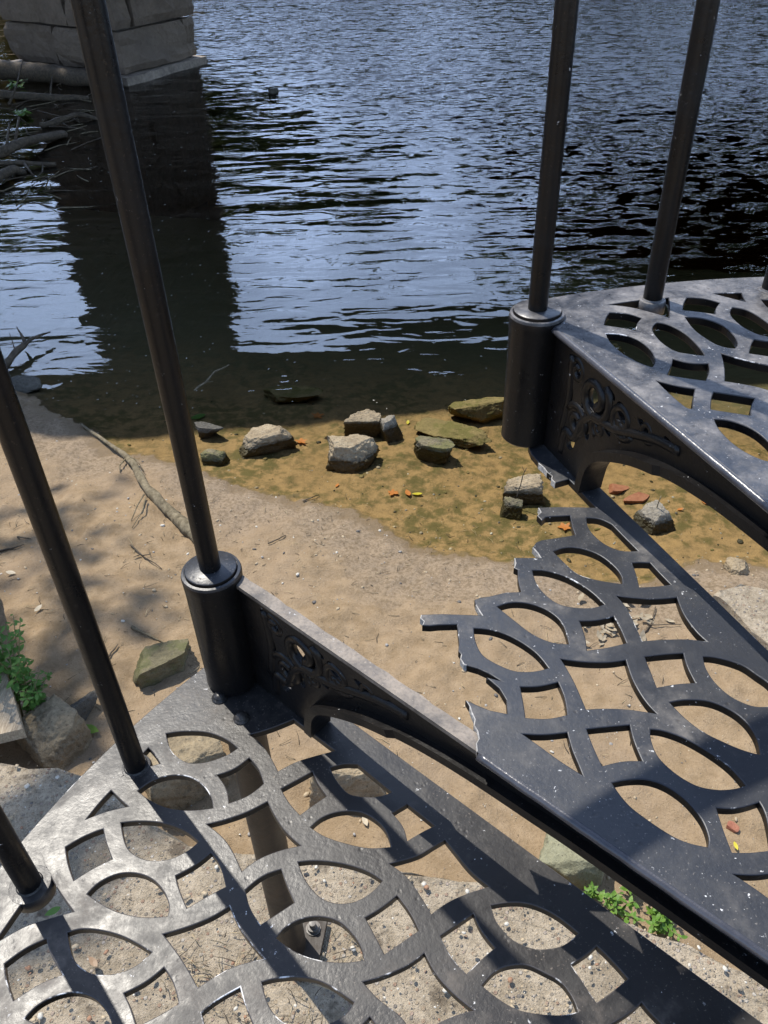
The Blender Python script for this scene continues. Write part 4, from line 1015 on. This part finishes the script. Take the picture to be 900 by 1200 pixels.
peb = [plain('pebble_grey', (0.24, 0.225, 0.21), (0.36, 0.34, 0.31), 60), plain('pebble_tan', (0.32, 0.25, 0.16), (0.46, 0.37, 0.25), 60), plain('pebble_pale', (0.45, 0.42, 0.36), (0.60, 0.56, 0.48), 60), plain('pebble_rust', (0.24, 0.13, 0.08), (0.34, 0.20, 0.12), 60), plain('pebble_dark', (0.09, 0.08, 0.07), (0.15, 0.135, 0.12), 60), plain('pebble_earth', (0.22, 0.175, 0.12), (0.34, 0.28, 0.20), 60)]
r = random.Random(5); sp = []
while len(sp) < 1900:
    p = at(r.uniform(-60, 930), r.uniform(895, 1290), 0)
    inside = False; poly = pad_poly
    for i in range(len(poly)):
        a, b_ = poly[i], poly[(i + 1) % len(poly)]
        if (a[1] > p[1]) != (b_[1] > p[1]) and p[0] < (b_[0] - a[0]) * (p[1] - a[1]) / (b_[1] - a[1]) + a[0]: inside = not inside
    if inside: sp.append((p[0], p[1], 0.0005))
chips('footing_gravel', sp, 0.0014, 0.0075, [peb[1], peb[1], peb[5], peb[5], peb[2], peb[3]], 8, 0.35)
sp = []
while len(sp) < 1500:
    px, py = r.uniform(-20, 900), r.uniform(490, 1060)
    if r.random() > (0.9 if 520 < py < 700 else 0.5): continue
    p = at(px, py, -0.16); d = shore_dist(np.array([p[0]]), np.array([p[1]]))[0]
    if d < -0.5: continue
    sp.append((p[0], p[1], gz(*p) + 0.0008))
chips('sand_pebbles', sp, 0.0014, 0.0085, [peb[1], peb[1], peb[2], peb[4], peb[0]], 9)
sp = []
while len(sp) < 420:
    px, py = r.uniform(150, 900), r.uniform(455, 660); q = at(px, py, WATER - 0.03); d = shore_dist(np.array([q[0]]), np.array([q[1]]))[0]
    if d < -0.03: sp.append((q[0], q[1], gz(*q) + 0.001))
chips('bed_pebbles', sp, 0.002, 0.016, [bed_rock, peb[5], peb[1], moss_rock], 10)
# straw, needles and twiglets
def straw(name, count, region, z, mats, seed, lmin, lmax, rr):
    r = random.Random(seed); b = MB(); MI = []
    for i in range(count):
        px, py = r.uniform(region[0], region[2]), r.uniform(region[1], region[3])
        p = at(px, py, z if z is not None else -0.16); zz = (z if z is not None else gz(*p)) + 0.002
        a = r.uniform(0, 3.14); L = r.uniform(lmin, lmax); d = Vector((math.cos(a), math.sin(a), r.uniform(-.08, .08))) * L
        q = Vector((p[0], p[1], zz)); nf = len(b.f)
        b.tube([q, q + d * 0.5 + Vector((0, 0, 0.0015)) + Vector((-d.y, d.x, 0)) * r.uniform(-.12, .12), q + d], [rr, rr * 0.9, rr * 0.5], 4)
        MI += [r.randrange(len(mats))] * (len(b.f) - nf)
    o = b.build(name, mats); o.data.polygons.foreach_set('material_index', MI); return tag(o, kind='stuff')
drystraw = plain('dry_straw', (0.34, 0.25, 0.13), (0.52, 0.42, 0.26), 50)
straw('straw_litter', 160, (190, 1090, 420, 1250), 0.0, [drystraw, bark, darkbark], 3, 0.010, 0.055, 0.0009)
straw('sand_twiglets', 330, (-10, 560, 830, 900), None, [bark, darkbark, drystraw], 4, 0.008, 0.05, 0.0010)
straw('wrack_line', 150, (150, 545, 620, 660), None, [bark, darkbark, drystraw], 6, 0.006, 0.03, 0.0010)
straw('flotsam_twigs', 130, (-60, 88, 112, 245), WATER + 0.01, [darkbark, bark], 16, 0.10, 0.55, 0.006)
# dry leaves heaped under the broken tread, specks adrift on the water
b = MB(); r = random.Random(12)
for i in range(70):
    px, py = r.gauss(722, 26), r.gauss(732, 18); p = G_(px, py, 0.006 + r.random() * 0.012)
    add_leaf(b, p, r.uniform(0.010, 0.026), 'oval', r.uniform(0, 6.28), r.uniform(-.5, .5), r.uniform(-.5, .5), 0.5)
tag(b.build('dry_leaf_litter', plain('grey_dry_leaf', (0.20, 0.16, 0.10), (0.38, 0.32, 0.23), 30), None, False), kind='stuff')
b = MB(); r = random.Random(14)
for i in range(420):
    if i < 170: px, py = r.uniform(0, 250), r.uniform(130, 480)
    else: px, py = r.uniform(60, 900), r.uniform(150, 480)
    p = W_(px, py, 0.0015); add_leaf(b, p, r.uniform(0.5, 1.5) * mpp(p), 'oval', r.uniform(0, 6.28), 0, 0, 0.1)
tag(b.build('floating_specks', plain('pale_speck', (0.34, 0.33, 0.28), (0.55, 0.53, 0.46), 30), None, False), kind='stuff')

# ------------------------------------------------------------------ bridge: stone pier and the deck high above it
def stone_pier_mat():
    m, g = new_mat('pier_sandstone'); p = g.pos(); X, Y, Z = g.xyz(p)
    f = g.noise(p, 4, 8, 0.7); f2 = g.noise(p, 22, 5, 0.7)
    rnd = g.n('ShaderNodeNewGeometry').outputs['Random Per Island']
    col = g.ramp(g.m('ADD', g.m('MULTIPLY', f, 0.6), g.m('MULTIPLY', f2, 0.4)), [(0.3, (0.085, 0.068, 0.052)), (0.7, (0.32, 0.255, 0.19))])
    col = g.mix(0.45, col, g.mix(rnd, (0.14, 0.108, 0.084), (0.27, 0.215, 0.165)), 'MIX')
    col = g.mix(g.m('MULTIPLY', g.rng(g.noise(p, 1.6, 4), 0.42, 0.75), 0.35), col, (0.10, 0.085, 0.07))
    g.out(g.bsdf(col, 0.92, g.bump(g.m('ADD', f, g.m('MULTIPLY', f2, 0.5)), 0.05, 0.9), spec=0.25)); return m
pier = empty('bridge_pier', (*at(150, 99, WATER), WATER)); tag(pier, 'tall stone block pier standing in the river at top left', 'bridge pier')
c0 = np.array(at(150, 99, WATER)); cl_ = np.array(at(17, 80, WATER)); cr_ = np.array(at(235.5, 75, WATER))
PTOP = 4.0
def block(bm, quad, z0, z1, rough, seed, n=7):
    """one rock-faced block: a prism on a four cornered plan with a pitched, uneven face"""
    V = []; m_ = n
    q = [np.array(x) for x in quad]; cen_ = sum(q) / 4
    ring = []
    for i in range(4):
        for j in range(m_): ring.append(q[i] + (q[(i + 1) % 4] - q[i]) * j / m_)
    rows = 7; idx_ = []
    for k in range(rows):
        t = k / (rows - 1); z = z0 + (z1 - z0) * t; row = []
        for x in ring:
            d = x - cen_; d = d / np.hypot(*d)
            edge = 0.0 if 0 < k < rows - 1 else -0.032
            off = edge + rough * noise.fractal(Vector((x[0] * 2.3 + seed, x[1] * 2.3, z * 2.9 + seed)), 0.9, 2, 4)
            row.append(bm.verts.new((x[0] + d[0] * off, x[1] + d[1] * off, z)))
        idx_.append(row)
    L = len(ring)
    for k in range(rows - 1):
        for j in range(L): bm.faces.new((idx_[k][j], idx_[k][(j + 1) % L], idx_[k + 1][(j + 1) % L], idx_[k + 1][j]))
    bm.faces.new(idx_[0][::-1]); bm.faces.new(idx_[-1])
eL = cl_ - c0; eR = cr_ - c0
def P_(u, v): return c0 + eL * u + eR * v
bm = bmesh.new(); z = WATER + 0.10; k = 0; rr_ = random.Random(77)
while z < PTOP:
    hgt = [0.44, 0.52, 0.46, 0.55][k % 4]; top = z + hgt - 0.028
    cuts_u = sorted([0.0, 1.0] + ([0.36 + 0.05 * (k % 3)] if k % 2 else [0.56, ]) )
    sp_v = 0.85 if k == 0 else (0.22 if k == 1 else (0.45 + 0.2 * (k % 2)))
    g_ = 0.009
    for i in range(len(cuts_u) - 1):
        for v0, v1 in ((0.0, sp_v), (sp_v, 1.0)):
            quad = [P_(cuts_u[i] + g_, v0 + g_), P_(cuts_u[i + 1] - g_, v0 + g_), P_(cuts_u[i + 1] - g_, v1 - g_), P_(cuts_u[i] + g_, v1 - g_)]
            block(bm, quad, z, top, 0.075, k * 3.1 + i * 1.7 + v0)
    z += hgt; k += 1
bmesh.ops.recalc_face_normals(bm, faces=bm.faces)
bm.transform(Matrix.Translation(-pier.location))
me = bpy.data.meshes.new('blockwork'); bm.to_mesh(me); bm.free(); me.materials.append(stone_pier_mat()); link(bpy.data.objects.new('blockwork', me), pier)
mb = MB()
def prism(quad, z0, z1):
    V = [(*q, z0) for q in quad] + [(*q, z1) for q in quad]
    mb.add([Vector(v) - pier.location for v in V], [(3, 2, 1, 0), (4, 5, 6, 7), (0, 1, 5, 4), (1, 2, 6, 5), (2, 3, 7, 6), (3, 0, 4, 7)])
prism([P_(0.07, 0.10), P_(0.93, 0.10), P_(0.93, 0.90), P_(0.07, 0.90)], WATER - 2.0, PTOP - 0.02)
mb.build('mortar_core', plain('mortar', (0.07, 0.062, 0.055), (0.13, 0.115, 0.10), 20), pier, False)
bm = bmesh.new(); block(bm, [P_(-0.045, -0.06), P_(1.03, -0.06), P_(1.03, 1.05), P_(-0.045, 1.05)], WATER - 1.6, WATER + 0.085, 0.05, 4.4, 14)
bmesh.ops.recalc_face_normals(bm, faces=bm.faces); bm.transform(Matrix.Translation(-pier.location))
me = bpy.data.meshes.new('footing_ledge'); bm.to_mesh(me); bm.free(); me.materials.append(plain('pale_ledge', (0.18, 0.15, 0.12), (0.36, 0.305, 0.245), 12, 0.9, 0.02)); link(bpy.data.objects.new('footing_ledge', me), pier)

deck = empty('bridge_deck', (0, 10, PTOP)); tag(deck, 'steel girder bridge deck resting high on the stone pier, its shade falling over the shallows', 'bridge deck')
steel = plain('dark_steel', (0.05, 0.05, 0.05), (0.10, 0.09, 0.08), 3, 0.7); dkmat = plain('deck_planks', (0.10, 0.085, 0.07), (0.17, 0.15, 0.12), 6, 0.9)
ax_ = np.array([1.0, 0.22]); ax_ /= np.hypot(*ax_); ay_ = np.array([-ax_[1], ax_[0]]); d0 = np.array([-4.16, DECK_NEAR])
def bar(name, s0, s1, v0, v1, z0, z1, mat):
    Q = [d0 + ax_ * s + ay_ * v for s, v in ((s0, v0), (s1, v0), (s1, v1), (s0, v1))]
    V = [(*q, z0) for q in Q] + [(*q, z1) for q in Q]
    b = MB(); b.add([Vector(v) - deck.location for v in V], [(3, 2, 1, 0), (4, 5, 6, 7), (0, 1, 5, 4), (1, 2, 6, 5), (2, 3, 7, 6), (3, 0, 4, 7)]); return b.build(name, mat, deck, False)
for v in (0.15, DECK_W * 0.5 - 0.15, DECK_W - 0.45): bar('girder', -40, 40, v, v + 0.3, PTOP + 0.002, PTOP + 0.7, steel)
bar('deck_slab', -40, 40, 0, DECK_W, PTOP + 0.702, PTOP + 0.9, dkmat)

# ------------------------------------------------------------------ trees
def crown(b, c, rx, rz, count, size, r, clumps=14):
    cs = []
    for _ in range(clumps):
        d = Vector((r.gauss(0, 1), r.gauss(0, 1), r.gauss(0, 1))).normalized() * r.uniform(0.35, 0.95); cs.append((Vector((d.x * rx, d.y * rx, d.z * rz)), r.uniform(0.22, 0.45)))
    for i in range(count):
        q, s = cs[r.randrange(clumps)]
        d = Vector((r.gauss(0, 1), r.gauss(0, 1), r.gauss(0, 0.8))) * s * 0.55
        p = c + q + Vector((d.x * rx, d.y * rx, d.z * rz))
        n = Vector((r.gauss(0, 1), r.gauss(0, 1), r.gauss(0, 1))).normalized(); t = n.orthogonal().normalized() * size * r.uniform(.7, 1.3); u_ = n.cross(t).normalized() * size * 0.5
        b.add([p - t, p - u_, p + t, p + u_], [(0, 1, 2, 3)])
far_leaf = leaf_mat('far_foliage', (0.055, 0.080, 0.028), (0.10, 0.125, 0.042), trans=0.4)
r = random.Random(31); fw_ = MB(); tk = MB()
for i in range(84):
    x = -56 + i * 1.55 + r.uniform(-.7, .7); y = r.uniform(46, 58); azx = x / y
    h = (14.0 + 9.5 * max(0, min(1, (azx - 0.12) / 0.14))) * (y / 50) * r.uniform(0.88, 1.06)
    zb_ = 2.0
    crown(fw_, Vector((x, y, zb_ + h * 0.52)), 3.4 * r.uniform(.8, 1.3), h * 0.46, 620, 0.5, r, 22)
    tk.tube([(x, y, 0.2), (x + 0.2, y, h * 0.45), (x - 0.2, y, h * 0.85)], [0.35, 0.25, 0.08], 7)
n0 = len(fw_.f); fw_.add(tk.v, tk.f)
o = mesh_obj('far_woods', fw_.v, fw_.f, [far_leaf, darkbark], smooth=False)
o.data.polygons.foreach_set('material_index', [0] * n0 + [1] * (len(fw_.f) - n0)); tag(o, kind='stuff')
# the tree on the near bank, out to the left: it dapples the sand and the footing
tr = empty('bank_tree', (-5.4, 5.9, -0.1)); tag(tr, 'broadleaf tree on the left bank dappling the sand with shade', 'tree')
b = MB(); L0 = tr.location
b.tube([Vector(p) - L0 for p in ((-5.4, 5.9, -0.3), (-5.3, 5.85, 1.5), (-5.15, 5.7, 3.2), (-4.9, 5.5, 5.0), (-4.7, 5.3, 6.6))], [0.20, 0.16, 0.13, 0.09, 0.04], 12, 0.15, seed=5)
for q in (((-5.15, 5.7, 3.2), (-4.5, 5.2, 4.6), (-3.9, 4.7, 5.8)), ((-4.9, 5.5, 5.0), (-4.3, 4.7, 5.9), (-3.5, 4.0, 6.3)), ((-5.2, 5.75, 2.9), (-5.9, 6.0, 4.5), (-6.4, 6.2, 5.6))):
    b.tube([Vector(p) - L0 for p in q], [0.08, 0.05, 0.02], 8, 0.15, seed=8)
b.build('trunk', bark, tr)
lf = MB(); r = random.Random(44)
crown(lf, Vector((-3.75, 4.45, 6.1)) - L0, 0.85, 0.5, 330, 0.075, r, 16)
crown(lf, Vector((-3.3, 3.75, 6.15)) - L0, 0.42, 0.3, 420, 0.07, r, 8)
crown(lf, Vector((-6.1, 5.5, 6.6)) - L0, 1.3, 0.9, 1500, 0.085, r, 20)
crown(lf, Vector((-6.2, 6.2, 6.0)) - L0, 1.2, 0.8, 900, 0.085, r, 14)
lf.build('crown', leaf_mat('near_foliage', (0.04, 0.075, 0.018), (0.08, 0.12, 0.03), trans=0.3), tr, False)

shade_tree = empty('bank_tree', (-8.6, 15.2, 0.3)); tag(shade_tree, 'taller broadleaf tree added behind the stone pier to shade the flotsam', 'tree')
b = MB(); L2 = shade_tree.location  # unseen tree, added to keep the sun off the flotsam
b.tube([Vector(q) - L2 for q in ((-8.6, 15.2, -0.3), (-8.4, 15.1, 3.0), (-8.0, 14.8, 6.0), (-7.3, 14.3, 9.0), (-6.9, 14.0, 10.6))], [0.28, 0.22, 0.17, 0.10, 0.04], 12, 0.15, seed=15)
b.build('trunk', bark, shade_tree)
lf = MB(); r = random.Random(54)
crown(lf, Vector((-6.7, 13.7, 9.5)) - L2, 2.1, 1.2, 3600, 0.13, r, 30)
crown(lf, Vector((-9.0, 15.6, 9.0)) - L2, 2.2, 1.8, 2200, 0.13, r, 22)
lf.build('crown', bpy.data.materials['near_foliage'], shade_tree, False)
